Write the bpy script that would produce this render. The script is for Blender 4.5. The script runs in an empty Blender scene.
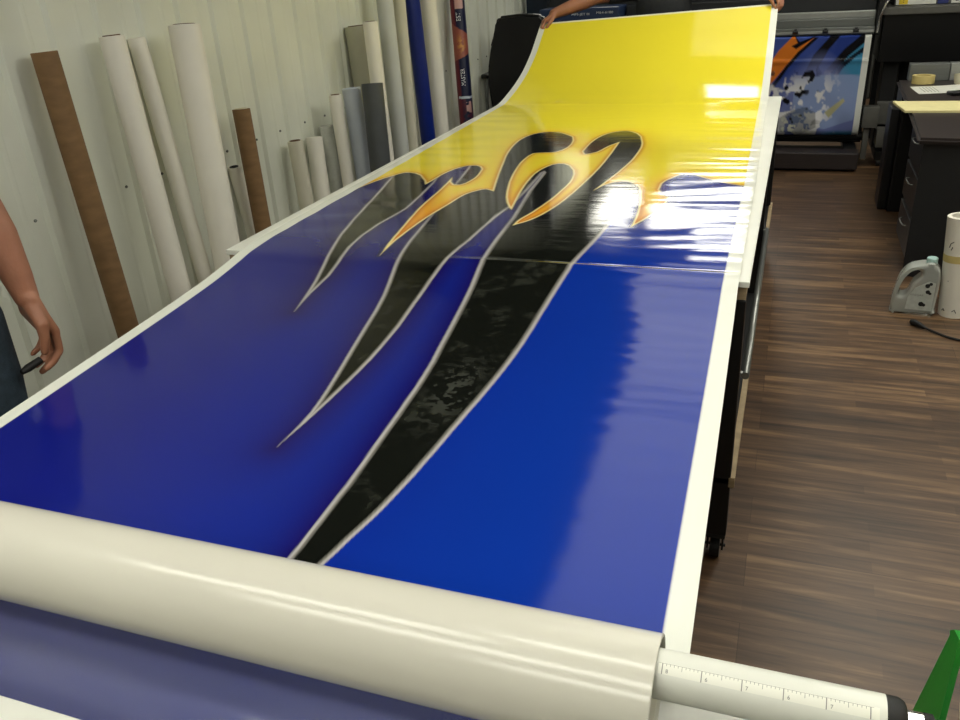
"""Print shop: a long printed sheet running from a laminator over a work table."""
import bpy, bmesh, math, random
import numpy as np
# scene constants
LAMP = 9.0            # emission of the fluorescent diffusers
LAMP_DIM = 1.5
EXPO = 0.32
ROWK = .00155
COLN = 520
RUL0, RUL1 = 108, 134  # degrees around the shaft where the ruler tape sits
FPX = 828.835
LAMPS = [(-.55, 3.5, .66, 1.9, 1, 'softly glowing diffuser lamp above the near end of the work table'),
         (-.55, 5.5, .66, 1.9, 1, 'softly glowing diffuser lamp above the far end of the work table'),
         (-.55, 7.9, .46, .8, 0, 'bright ceiling lamp above the person at the back'),
         (-1.88, 9.8, .4, 1.4, 0, 'bright ceiling lamp in the far left corner behind the printers'),
         (-.92, 9.8, 1.1, 1.4, 0, 'wide bright ceiling lamp behind the printers'),
         (-1.58, .35, 1.5, .25, 0, 'narrow lamp across the ceiling above the left half of the film roll'),
         (-.3, .85, .9, .25, 0, 'narrow lamp across the ceiling above the right half of the film roll'),
         (-.9, -.45, 2.0, .3, 0, 'narrow lamp across the ceiling behind the photographer'),
         (.80, 1.5, .45, 1.6, 0, 'unseen fill lamp added above the near part of the aisle'),  # added to brighten the left wall, outside what the sheet mirrors
         (.80, 4.6, .5, 2.4, 0, 'unseen fill lamp added above the aisle beside the desk'),  # added for more light on the wall and the raised sheet
         (-.5, -1.7, 1.2, .5, 0, 'unseen fill lamp added at the front end of the room'),  # added behind the camera to brighten the front of the film roll
         (2.4, 2.8, .6, 1.2, 0, 'ceiling lamp over the empty floor near the right wall'),
         (2.4, 6.0, .6, 1.2, 0, 'ceiling lamp over the far side of the desk')]
from mathutils import Vector, Matrix
random.seed(4)
rng = np.random.default_rng(7)
PI = math.pi
scene = bpy.context.scene
col = scene.collection

def lin(c):
    if isinstance(c, str):
        c = c.lstrip('#'); c = [int(c[i:i+2], 16) / 255 for i in (0, 2, 4)]
    return [x / 12.92 if x <= .04045 else ((x + .055) / 1.055) ** 2.4 for x in c[:3]]

# ------------------------------------------------------------------ materials
def mat(name, color, rough=.5, metal=0, spec=.5, noise=0, nscale=20, bump=0, bscale=60, trans=0, coat=0,
        stretch=(1, 1, 1), alpha=1, ior=1.45, sss=0, emis=0):
    m = bpy.data.materials.new(name); m.use_nodes = True
    nt = m.node_tree; b = nt.nodes['Principled BSDF']
    c = lin(color)
    b.inputs['Base Color'].default_value = (*c, 1)
    b.inputs['Roughness'].default_value = rough
    b.inputs['Metallic'].default_value = metal
    b.inputs['Specular IOR Level'].default_value = spec
    b.inputs['IOR'].default_value = ior
    b.inputs['Transmission Weight'].default_value = trans
    b.inputs['Coat Weight'].default_value = coat
    b.inputs['Alpha'].default_value = alpha
    if sss:
        b.inputs['Subsurface Weight'].default_value = sss
        b.inputs['Subsurface Radius'].default_value = (.02, .008, .004)
    if emis:
        b.inputs['Emission Color'].default_value = (*c, 1)
        b.inputs['Emission Strength'].default_value = emis
    if noise or bump:
        tc = nt.nodes.new('ShaderNodeTexCoord'); mp = nt.nodes.new('ShaderNodeMapping')
        mp.inputs['Scale'].default_value = stretch
        nt.links.new(tc.outputs['Object'], mp.inputs['Vector'])
    if noise:
        n = nt.nodes.new('ShaderNodeTexNoise'); n.inputs['Scale'].default_value = nscale
        n.inputs['Detail'].default_value = 6
        nt.links.new(mp.outputs['Vector'], n.inputs['Vector'])
        r = nt.nodes.new('ShaderNodeValToRGB')
        r.color_ramp.elements[0].position = .3; r.color_ramp.elements[1].position = .7
        r.color_ramp.elements[0].color = (*[x * (1 - noise) for x in c], 1)
        r.color_ramp.elements[1].color = (*[min(1, x * (1 + noise)) for x in c], 1)
        nt.links.new(n.outputs['Fac'], r.inputs['Fac'])
        nt.links.new(r.outputs['Color'], b.inputs['Base Color'])
    if bump:
        n2 = nt.nodes.new('ShaderNodeTexNoise'); n2.inputs['Scale'].default_value = bscale
        n2.inputs['Detail'].default_value = 3
        nt.links.new(mp.outputs['Vector'], n2.inputs['Vector'])
        bp = nt.nodes.new('ShaderNodeBump'); bp.inputs['Strength'].default_value = bump
        bp.inputs['Distance'].default_value = .01
        nt.links.new(n2.outputs['Fac'], bp.inputs['Height'])
        nt.links.new(bp.outputs['Normal'], b.inputs['Normal'])
    return m

M = {}
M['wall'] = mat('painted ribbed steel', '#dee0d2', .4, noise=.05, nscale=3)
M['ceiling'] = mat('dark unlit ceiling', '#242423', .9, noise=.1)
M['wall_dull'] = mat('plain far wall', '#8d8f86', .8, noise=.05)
M['wall_far'] = mat('shaded far siding', '#474844', .7, noise=.05)  # colour darkened so the far wall reflects less in the sheet
M['screw'] = mat('dull screw heads', '#6f726b', .4, metal=.6)
M['melamine'] = mat('white melamine', '#e9eae0', .3, noise=.02, nscale=8)
M['lumber'] = mat('raw lumber edge', '#a89474', .7, noise=.15, nscale=30, stretch=(1, 1, 8))
M['black_metal'] = mat('black powder coated metal', '#121212', .45, noise=.2, nscale=40)
M['black_plastic'] = mat('black plastic', '#0e0e0f', .4, noise=.1)
M['rubber'] = mat('black rubber', '#171717', .6, bump=.1)
M['grey_metal'] = mat('grey brushed metal', '#8f918c', .35, metal=.7, noise=.08, nscale=60, stretch=(1, 20, 1))
M['chrome'] = mat('chrome', '#f2f2f2', .22, metal=1)
M['shaft'] = mat('white anodised tube', '#dfe0d6', .32, noise=.02)
M['ruler'] = mat('off white ruler tape', '#eeeee2', .35, noise=.01)
M['tick'] = mat('grey printed ink', '#8d8d86', .5, noise=.05)
M['lam_body'] = mat('light grey laminator enclosure', '#bdbdb6', .4, noise=.03)
M['lam_white'] = mat('white laminator cover', '#e4e4dc', .35, noise=.02)
M['card'] = mat('brown cardboard tube', '#7e6140', .75, noise=.14, nscale=14, stretch=(1, 1, 3))
M['card_dark'] = mat('cardboard core', '#5f4630', .8, noise=.15)
M['paper'] = mat('white paper roll', '#e9e5d8', .6, noise=.03, nscale=6)
M['paper2'] = mat('cream paper roll', '#cdc9b6', .6, noise=.04, nscale=6)
M['paper3'] = mat('pale grey paper roll', '#c3c6c2', .5, noise=.03, nscale=6)
M['beige'] = mat('grey beige vinyl roll', '#a9a793', .5, noise=.05, nscale=6)
M['lightblue'] = mat('pale blue grey vinyl', '#b9c0c8', .45, noise=.03)
M['darkgrey'] = mat('dark grey vinyl', '#494c4e', .5, noise=.06)
M['bluevinyl'] = mat('royal blue vinyl', '#0a2274', .3, noise=.08)
M['navy'] = mat('navy paint', '#15283f', .4, noise=.1)
M['plate'] = mat('navy printer face', '#2b3b5c', .35, noise=.06)
M['wrap'] = mat('cloudy plastic wrap', '#cfd1c8', .2, noise=.08, nscale=30, bump=.5, bscale=30)
M['printer_dark'] = mat('dark grey printer plastic', '#25272a', .45, noise=.1)
M['printer_grey'] = mat('satin grey printer rail', '#6f726f', .4, metal=.3, noise=.08, nscale=20, stretch=(.2, 8, 8))
M['printer_light'] = mat('light grey printer rail', '#9a9c98', .35, metal=.3, noise=.06)
M['bezel'] = mat('grey bezel', '#55544f', .5, noise=.08)
M['sticker'] = mat('white sticker', '#d6d6cc', .5, noise=.05)
M['sticker_yellow'] = mat('yellow sticker', '#d8bb2a', .5, noise=.05)
M['sticker_blue'] = mat('indigo sticker', '#26306b', .5, noise=.05)
M['desk'] = mat('dark brown desk laminate', '#2c2524', .42, noise=.15, nscale=12, stretch=(1, 8, 8))
M['desk_black'] = mat('black desk panel', '#191a1c', .4, noise=.1)
M['board'] = mat('pale yellow foam strip', '#d9cf98', .6, noise=.05)
M['tape'] = mat('masking tape', '#cbb877', .6, noise=.06)
M['tape_pale'] = mat('cream tape', '#d9d3b8', .6, noise=.04)
M['leather'] = mat('black leather', '#0d0d0f', .38, bump=.25, bscale=80)
M['green'] = mat('green enamel', '#1f8a2c', .3, noise=.06)
M['cream'] = mat('cream cardboard disc', '#d9c79d', .6, noise=.05)
M['jug'] = mat('cloudy clear plastic', '#e4eae2', .22, trans=.6, noise=.03, ior=1.3)
M['jug_cap'] = mat('pale teal cap', '#a9c9c4', .4, noise=.03)
M['jug_label'] = mat('pale jug label', '#b9beb6', .4, noise=.1, nscale=40)
M['ink'] = mat('black ink', '#1b1c1b', .5, noise=.05)
M['white_ink'] = mat('white lettering', '#e6e8ea', .5, noise=.02)
M['skin'] = mat('skin', '#a9745a', .5, noise=.12, nscale=14, bump=.15, bscale=90, sss=.1)
M['hair'] = mat('dark brown hair', '#2a1d15', .6, bump=.6, bscale=120)
M['eye'] = mat('eye white', '#e8e4dc', .2, noise=.01)
M['iris'] = mat('dark iris', '#2b1a10', .2, noise=.01)
M['lips'] = mat('lips', '#8f5148', .5, noise=.05)
M['denim'] = mat('dark denim', '#33414d', .8, noise=.2, nscale=60, bump=.3, bscale=300)
M['shirt'] = mat('charcoal cotton shirt', '#2a2c2e', .85, noise=.1, bump=.2, bscale=40)
M['shoe'] = mat('black shoe leather', '#161412', .4, bump=.1)
M['grey_shirt'] = mat('grey cotton shirt', '#4b5157', .85, noise=.1, bump=.2, bscale=40)
M['lampglow'] = mat('fluorescent diffuser', '#fffdf0', .5, emis=LAMP)
M['lampdim'] = mat('softly glowing diffuser', '#fffdf0', .5, emis=LAMP_DIM)
M['lamp_frame'] = mat('white lamp housing', '#e6e6e0', .5, noise=.02)

def film_mat(name, color, fac, rough=.25):
    m = bpy.data.materials.new(name); m.use_nodes = True
    nt = m.node_tree; b = nt.nodes['Principled BSDF']; out = nt.nodes['Material Output']
    b.inputs['Base Color'].default_value = (*lin(color), 1); b.inputs['Roughness'].default_value = rough
    tr = nt.nodes.new('ShaderNodeBsdfTransparent'); mx = nt.nodes.new('ShaderNodeMixShader')
    n = nt.nodes.new('ShaderNodeTexNoise'); n.inputs['Scale'].default_value = 2.5
    mr = nt.nodes.new('ShaderNodeMapRange')
    mr.inputs['To Min'].default_value = fac - .06; mr.inputs['To Max'].default_value = fac + .06
    tc = nt.nodes.new('ShaderNodeTexCoord')
    nt.links.new(tc.outputs['Object'], n.inputs['Vector'])
    nt.links.new(n.outputs['Fac'], mr.inputs['Value'])
    nt.links.new(mr.outputs['Result'], mx.inputs['Fac'])
    nt.links.new(tr.outputs[0], mx.inputs[1]); nt.links.new(b.outputs[0], mx.inputs[2])
    nt.links.new(mx.outputs[0], out.inputs['Surface'])
    return m
M['film'] = film_mat('milky laminate film', '#d6d3c6', .93, .18)
M['film_thin'] = film_mat('single layer of laminate film', '#c2c4d2', .24, .4)

def print_mat(name, rough, bump, coat=0.0):
    m = bpy.data.materials.new(name); m.use_nodes = True
    nt = m.node_tree; b = nt.nodes['Principled BSDF']
    a = nt.nodes.new('ShaderNodeAttribute'); a.attribute_name = 'ink'
    nt.links.new(a.outputs['Color'], b.inputs['Base Color'])
    b.inputs['Roughness'].default_value = rough
    b.inputs['Coat Weight'].default_value = coat
    b.inputs['Specular IOR Level'].default_value = .25
    if bump:
        tc = nt.nodes.new('ShaderNodeTexCoord'); mp = nt.nodes.new('ShaderNodeMapping')
        mp.inputs['Scale'].default_value = (.5, 2.2, 1)
        n = nt.nodes.new('ShaderNodeTexNoise'); n.inputs['Scale'].default_value = 9; n.inputs['Detail'].default_value = 4
        bp = nt.nodes.new('ShaderNodeBump'); bp.inputs['Strength'].default_value = bump; bp.inputs['Distance'].default_value = .004
        nt.links.new(tc.outputs['Object'], mp.inputs['Vector']); nt.links.new(mp.outputs['Vector'], n.inputs['Vector'])
        nt.links.new(n.outputs['Fac'], bp.inputs['Height']); nt.links.new(bp.outputs['Normal'], b.inputs['Normal'])
    return m
M['print'] = print_mat('glossy printed vinyl', .09, .12)
M['media'] = print_mat('glossy printed banner', .2, .1)
M['media_roll'] = print_mat('printed banner rolled up', .35, 0)

def wood_floor():
    m = bpy.data.materials.new('walnut plank floor'); m.use_nodes = True
    nt = m.node_tree; N = nt.nodes.new; L = nt.links.new; b = nt.nodes['Principled BSDF']
    tc = N('ShaderNodeTexCoord')
    br = N('ShaderNodeTexBrick'); br.offset = .37
    br.inputs['Scale'].default_value = 1; br.inputs['Brick Width'].default_value = 1.22; br.inputs['Row Height'].default_value = .152
    br.inputs['Mortar Size'].default_value = .0009; br.inputs['Mortar Smooth'].default_value = .1; br.inputs['Bias'].default_value = 0
    br.inputs['Color1'].default_value = (0, 0, 0, 1); br.inputs['Color2'].default_value = (1, 1, 1, 1); br.inputs['Mortar'].default_value = (.3, .3, .3, 1)
    L(tc.outputs['Object'], br.inputs['Vector'])
    # three narrow strips per plank
    br2 = N('ShaderNodeTexBrick'); br2.offset = .43
    br2.inputs['Scale'].default_value = 1; br2.inputs['Brick Width'].default_value = .61; br2.inputs['Row Height'].default_value = .0507
    br2.inputs['Mortar Size'].default_value = 0; br2.inputs['Color1'].default_value = (0, 0, 0, 1); br2.inputs['Color2'].default_value = (1, 1, 1, 1)
    L(tc.outputs['Object'], br2.inputs['Vector'])
    mp = N('ShaderNodeMapping'); mp.inputs['Scale'].default_value = (.9, 12, 1)
    L(tc.outputs['Object'], mp.inputs['Vector'])
    n = N('ShaderNodeTexNoise'); n.inputs['Scale'].default_value = 2.2; n.inputs['Detail'].default_value = 9; n.inputs['Roughness'].default_value = .62
    n.inputs['Distortion'].default_value = .35
    L(mp.outputs['Vector'], n.inputs['Vector'])
    mp2 = N('ShaderNodeMapping'); mp2.inputs['Scale'].default_value = (.8, 3, 1); L(tc.outputs['Object'], mp2.inputs['Vector'])
    n2 = N('ShaderNodeTexNoise'); n2.inputs['Scale'].default_value = 1.6; n2.inputs['Detail'].default_value = 3
    L(mp2.outputs['Vector'], n2.inputs['Vector'])
    def ma(op, a, bb):
        x = N('ShaderNodeMath'); x.operation = op
        for i, v in enumerate((a, bb)):
            if hasattr(v, 'links'): L(v, x.inputs[i])
            else: x.inputs[i].default_value = v
        return x.outputs[0]
    s = ma('ADD', ma('MULTIPLY', n.outputs['Fac'], .95), ma('MULTIPLY', br.outputs['Color'], .12))
    s = ma('ADD', s, ma('MULTIPLY', br2.outputs['Color'], .15))
    s = ma('ADD', s, ma('MULTIPLY', n2.outputs['Fac'], .25))
    r = N('ShaderNodeValToRGB'); e = r.color_ramp.elements
    e[0].position = .48; e[0].color = (*lin('#2a1e14'), 1)
    e[1].position = .95; e[1].color = (*lin('#86694a'), 1)
    k = e.new(.63); k.color = (*lin('#483423'), 1)
    k = e.new(.78); k.color = (*lin('#5f4731'), 1)
    L(s, r.inputs['Fac'])
    mx = N('ShaderNodeMix'); mx.data_type = 'RGBA'; mx.blend_type = 'MULTIPLY'
    L(br.outputs['Fac'], mx.inputs['Factor']); L(r.outputs['Color'], mx.inputs['A']); mx.inputs['B'].default_value = (.5, .45, .42, 1)
    L(mx.outputs['Result'], b.inputs['Base Color'])
    b.inputs['Roughness'].default_value = .42
    bp = N('ShaderNodeBump'); bp.inputs['Strength'].default_value = .15; bp.inputs['Distance'].default_value = .003
    L(n.outputs['Fac'], bp.inputs['Height']); L(bp.outputs['Normal'], b.inputs['Normal'])
    return m
M['floor'] = wood_floor()

# ------------------------------------------------------------------ object helpers
def wloc(o):
    v = Vector((0, 0, 0))
    while o: v += o.location; o = o.parent
    return v
def thing(name, label, cat, loc=(0, 0, 0), group=None):
    o = bpy.data.objects.new(name, None); col.objects.link(o); o.location = loc
    o.empty_display_size = .05
    return tag(o, label, cat, group)
def tag(o, label, cat=None, group=None, kind=None):
    if label: o['label'] = label
    if cat: o['category'] = cat
    if group: o['group'] = group
    if kind: o['kind'] = kind
    return o
def mk(name, bm, m, parent=None, base=None, smooth=False, angle=40):
    """link a bmesh written in world coordinates as one object"""
    me = bpy.data.meshes.new(name)
    if isinstance(bm, bpy.types.Mesh): me = bm; me.name = name
    else: bm.to_mesh(me); bm.free()
    o = bpy.data.objects.new(name, me); col.objects.link(o)
    if parent is not None:
        off = wloc(parent); o.parent = parent
    else:
        if base is None:
            n = len(me.vertices); a = np.empty(n * 3); me.vertices.foreach_get('co', a); a = a.reshape(-1, 3)
            c = (a.min(0) + a.max(0)) / 2; base = (c[0], c[1], a[:, 2].min())
        off = Vector(base); o.location = off
    me.transform(Matrix.Translation(-off))
    for x in (m if isinstance(m, (list, tuple)) else [m]): me.materials.append(x)
    if smooth:
        me.shade_smooth()
        try: me.set_sharp_from_angle(angle=math.radians(angle))
        except Exception: pass
    return o
def struct(name, bm, m, **k):
    o = mk(name, bm, m, base=(0, 0, 0), **k); o['kind'] = 'structure'; return o

def B(): return bmesh.new()
def box(bm, lo, hi, bevel=0, rot=None, mi=0, seg=2):
    lo, hi = Vector(lo), Vector(hi); c = (lo + hi) / 2; s = hi - lo
    r = bmesh.ops.create_cube(bm, size=1)
    vs = r['verts']
    for v in vs: v.co = Vector((v.co.x * s.x, v.co.y * s.y, v.co.z * s.z))
    es = list({e for v in vs for e in v.link_edges})
    if bevel:
        q = bmesh.ops.bevel(bm, geom=es, offset=bevel, segments=seg, affect='EDGES', profile=.6)
        vs = list({v for f in q['faces'] for v in f.verts} | {v for v in vs if v.is_valid})
    mt = Matrix.Translation(c) @ (rot.to_4x4() if rot is not None else Matrix())
    bmesh.ops.transform(bm, matrix=mt, verts=vs)
    if mi:
        for f in {f for v in vs for f in v.link_faces}: f.material_index = mi
    return vs
def frame(p, q):
    z = (Vector(q) - Vector(p)).normalized()
    x = z.cross(Vector((0, 0, 1)) if abs(z.z) < .9 else Vector((0, 1, 0))).normalized(); y = z.cross(x)
    return x, y, z
def cyl(bm, p, q, r1, r2=None, n=24, cap=True, mi=0):
    r2 = r1 if r2 is None else r2; p, q = Vector(p), Vector(q); x, y, z = frame(p, q)
    rings = []
    for c, r in ((p, r1), (q, r2)):
        rings.append([bm.verts.new(c + (x * math.cos(2 * PI * i / n) + y * math.sin(2 * PI * i / n)) * r) for i in range(n)])
    for i in range(n):
        f = bm.faces.new((rings[0][i], rings[1][i], rings[1][(i + 1) % n], rings[0][(i + 1) % n])); f.material_index = mi; f.smooth = True
    if cap:
        f = bm.faces.new(rings[0]); f.material_index = mi
        f = bm.faces.new(rings[1][::-1]); f.material_index = mi
def lathe(bm, p, q, prof, n=32, mi=0, closed=True):
    """prof: (t along p->q in metres, radius) pairs; closed makes a ring-shaped solid"""
    p, q = Vector(p), Vector(q); x, y, z = frame(p, q); rings = []
    for t, r in prof:
        rings.append([bm.verts.new(p + z * t + (x * math.cos(2 * PI * i / n) + y * math.sin(2 * PI * i / n)) * r) for i in range(n)])
    m = len(rings)
    for k in range(m if closed else m - 1):
        a, b = rings[k], rings[(k + 1) % m]
        for i in range(n):
            f = bm.faces.new((a[i], a[(i + 1) % n], b[(i + 1) % n], b[i])); f.material_index = mi
def hollow(bm, p, q, ro, ri, n=32):
    L = (Vector(q) - Vector(p)).length; c = min(.0015, (ro - ri) * .3)
    lathe(bm, p, q, [(0, ri), (0, ro - c), (c, ro), (L - c, ro), (L, ro - c), (L, ri)], n)
def ball(bm, c, r, s=(1, 1, 1), u=20, v=12, mi=0, rot=None):
    q = bmesh.ops.create_uvsphere(bm, u_segments=u, v_segments=v, radius=r)
    mt = Matrix.Translation(c) @ (rot.to_4x4() if rot is not None else Matrix()) @ Matrix.Diagonal((*s, 1))
    bmesh.ops.transform(bm, matrix=mt, verts=q['verts'])
    for f in {f for x in q['verts'] for f in x.link_faces}: f.material_index = mi; f.smooth = True
def tube(bm, pts, r, n=12, mi=0):
    pts = [Vector(p) for p in pts]; rings = []
    up = Vector((0, 0, 1)); N = len(pts)
    for i, p in enumerate(pts):
        d = (pts[min(i + 1, N - 1)] - pts[max(i - 1, 0)]).normalized()
        x = d.cross(up)
        if x.length < 1e-3: x = d.cross(Vector((0, 1, 0)))
        x.normalize(); y = d.cross(x)
        rr = r[i] if isinstance(r, (list, tuple)) else r
        rings.append([bm.verts.new(p + (x * math.cos(2 * PI * k / n) + y * math.sin(2 * PI * k / n)) * rr) for k in range(n)])
    for a, b in zip(rings, rings[1:]):
        for k in range(n):
            f = bm.faces.new((a[k], b[k], b[(k + 1) % n], a[(k + 1) % n])); f.material_index = mi; f.smooth = True
    bm.faces.new(rings[0]); bm.faces.new(rings[-1][::-1])
def prism(bm, pts, ext, mi=0):
    """extrude a planar polygon of 3D points by vector ext"""
    ext = Vector(ext); a = [bm.verts.new(Vector(p)) for p in pts]; b = [bm.verts.new(Vector(p) + ext) for p in pts]; n = len(pts)
    fs = [bm.faces.new(a[::-1]), bm.faces.new(b)]
    for i in range(n): fs.append(bm.faces.new((a[i], a[(i + 1) % n], b[(i + 1) % n], b[i])))
    for f in fs: f.material_index = mi
    bmesh.ops.recalc_face_normals(bm, faces=fs)
def smooth_pts(P, k=6):
    P = [Vector(p) for p in P]; out = []
    for i in range(len(P) - 1):
        p0, p1, p2, p3 = P[max(i - 1, 0)], P[i], P[i + 1], P[min(i + 2, len(P) - 1)]
        for j in range(k):
            t = j / k
            out.append(.5 * ((2 * p1) + (p2 - p0) * t + (2 * p0 - 5 * p1 + 4 * p2 - p3) * t * t + (3 * p1 - p0 - 3 * p2 + p3) * t ** 3))
    return out + [P[-1]]
def text_mesh(body, size, font_scale=(1, 1), extrude=.0006):
    cu = bpy.data.curves.new('lettering', 'FONT'); cu.body = body; cu.size = size; cu.extrude = extrude
    cu.align_x = 'CENTER'; cu.align_y = 'CENTER'
    o = bpy.data.objects.new('lettering', cu); col.objects.link(o)
    dg = bpy.context.evaluated_depsgraph_get()
    me = bpy.data.meshes.new_from_object(o.evaluated_get(dg)); bpy.data.objects.remove(o); bpy.data.curves.remove(cu)
    me.transform(Matrix.Diagonal((font_scale[0], font_scale[1], 1, 1)))
    return me
def text_at(name, body, size, loc, ex, ey, m, parent, scale=(1, 1)):
    me = text_mesh(body, size, scale)
    ex, ey = Vector(ex).normalized(), Vector(ey).normalized(); ez = ex.cross(ey)
    R = Matrix((ex, ey, ez)).transposed().to_4x4()
    me.transform(Matrix.Translation(loc) @ R)
    return mk(name, me, m, parent)

# ------------------------------------------------------------------ camera (a phone held at 1.66 m, tilted down, rolled a little)
ROT = [(0.940877, 0.333628, -0.058676), (0.095304, -0.426922, -0.899252), (-0.325066, 0.840494, -0.433477)]
cam = bpy.data.cameras.new('camera'); cam.lens = FPX / 960 * 36; cam.sensor_width = 36; cam.clip_start = .02
co = bpy.data.objects.new('camera', cam); col.objects.link(co)
rgt, dwn, fwd = (Vector(r) for r in ROT)
mm = Matrix((rgt, -dwn, -fwd)).transposed().to_4x4(); mm.translation = (0, 0, 1.66)
co.matrix_world = mm; scene.camera = co

# ------------------------------------------------------------------ the room
XL, XR, YF, YB, ZC = -2.4, 4.2, -2.6, 10.6, 3.0
bm = B(); box(bm, (XL - .1, YF - .1, -.08), (XR + .1, YB + .1, 0)); struct('floor', bm, M['floor'])
bm = B(); box(bm, (XL - .1, YF - .1, ZC), (XR + .1, YB + .1, ZC + .08)); struct('ceiling', bm, M['ceiling'])
def ribbed(a, b, y0, y1):
    """ribbed steel siding: profile of (distance along wall, relief)"""
    out = []; y = y0
    while y < y1:
        out += [(y, 0), (y + .012, .016), (y + .046, .016), (y + .058, 0), (y + .135, 0), (y + .142, .002), (y + .152, .002), (y + .160, 0)]
        y += .2255
    return out
prof = ribbed(0, 0, 2.38 - .035 - 22 * .2255, YB)
bm = B()
rows = [[bm.verts.new((XL + d, y, z)) for y, d in prof] for z in (0, ZC)]
for i in range(len(prof) - 1):
    bm.faces.new((rows[0][i], rows[0][i + 1], rows[1][i + 1], rows[1][i]))
back = [bm.verts.new((XL - .04, y, z)) for y, z in ((prof[0][0], 0), (prof[-1][0], 0), (prof[-1][0], ZC), (prof[0][0], ZC))]
bm.faces.new(back)
for z0 in (.95, 2.0):
    k = 0
    for y, d in prof[4::16]:
        for dy in (0, .21):
            cyl(bm, (XL, y + dy + .05, z0 + random.uniform(-.006, .006)), (XL + .005, y + dy + .05, z0), .006, .005, n=8, mi=1)
struct('wall_left', bm, [M['wall'], M['screw']])
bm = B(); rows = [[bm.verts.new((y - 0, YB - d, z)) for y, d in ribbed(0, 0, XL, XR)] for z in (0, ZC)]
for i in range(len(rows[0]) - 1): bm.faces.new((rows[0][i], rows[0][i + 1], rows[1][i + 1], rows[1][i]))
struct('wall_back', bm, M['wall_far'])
bm = B(); box(bm, (XR, YF - .1, 0), (XR + .1, YB + .1, ZC)); struct('wall_right', bm, M['wall_dull'])
bm = B(); box(bm, (XL - .1, YF - .1, 0), (XR + .1, YF, ZC)); struct('wall_front', bm, M['wall_dull'])

def ceiling_lamp(x, y, w=.6, l=1.2, label='', glow='lampglow'):
    t = thing('ceiling_lamp', label, 'ceiling lamp', (x, y, ZC - .07), 'fluorescent ceiling lamps')
    bm = B(); box(bm, (x - w / 2 - .02, y - l / 2 - .02, ZC - .06), (x + w / 2 + .02, y + l / 2 + .02, ZC - .001), .005); mk('housing', bm, M['lamp_frame'], t)
    bm = B(); box(bm, (x - w / 2, y - l / 2, ZC - .072), (x + w / 2, y + l / 2, ZC - .058)); mk('diffuser', bm, M[glow], t)
for x, y, w_, l_, dim, lb in LAMPS: ceiling_lamp(x, y, w_, l_, lb, 'lampdim' if dim else 'lampglow')
# ------------------------------------------------------------------ the big printed sheet
PY = [.70,.78,.85,1.1,1.45,1.83,1.98,2.06,2.2,4.65,4.88,5.17,5.4,5.56,5.68]
PZ = [.80,.818,.826,.835,.850,.870,.886,.8965,.902,.904,.935,1.005,1.097,1.19,1.262]
def hermite(xs, ys, x):
    xs = np.array(xs); ys = np.array(ys); x = np.asarray(x, float); d = np.diff(ys) / np.diff(xs); m = np.zeros_like(ys)
    m[0] = d[0]; m[-1] = d[-1]
    for i in range(1, len(xs) - 1): m[i] = 0 if d[i-1] * d[i] <= 0 else 2 * d[i-1] * d[i] / (d[i-1] + d[i])
    i = np.clip(np.searchsorted(xs, x) - 1, 0, len(xs) - 2); h = xs[i+1] - xs[i]; t = np.clip((x - xs[i]) / h, 0, 1)
    return (2*t**3-3*t**2+1)*ys[i]+(t**3-2*t**2+t)*h*m[i]+(-2*t**3+3*t**2)*ys[i+1]+(t**3-t**2)*h*m[i+1]
def xright(y): return np.interp(y, [.7, .85, 2, 3, 4.5, 5.7], [-.056, -.058, -.083, -.092, -.12, -.135])
SW = 1.477
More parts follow.
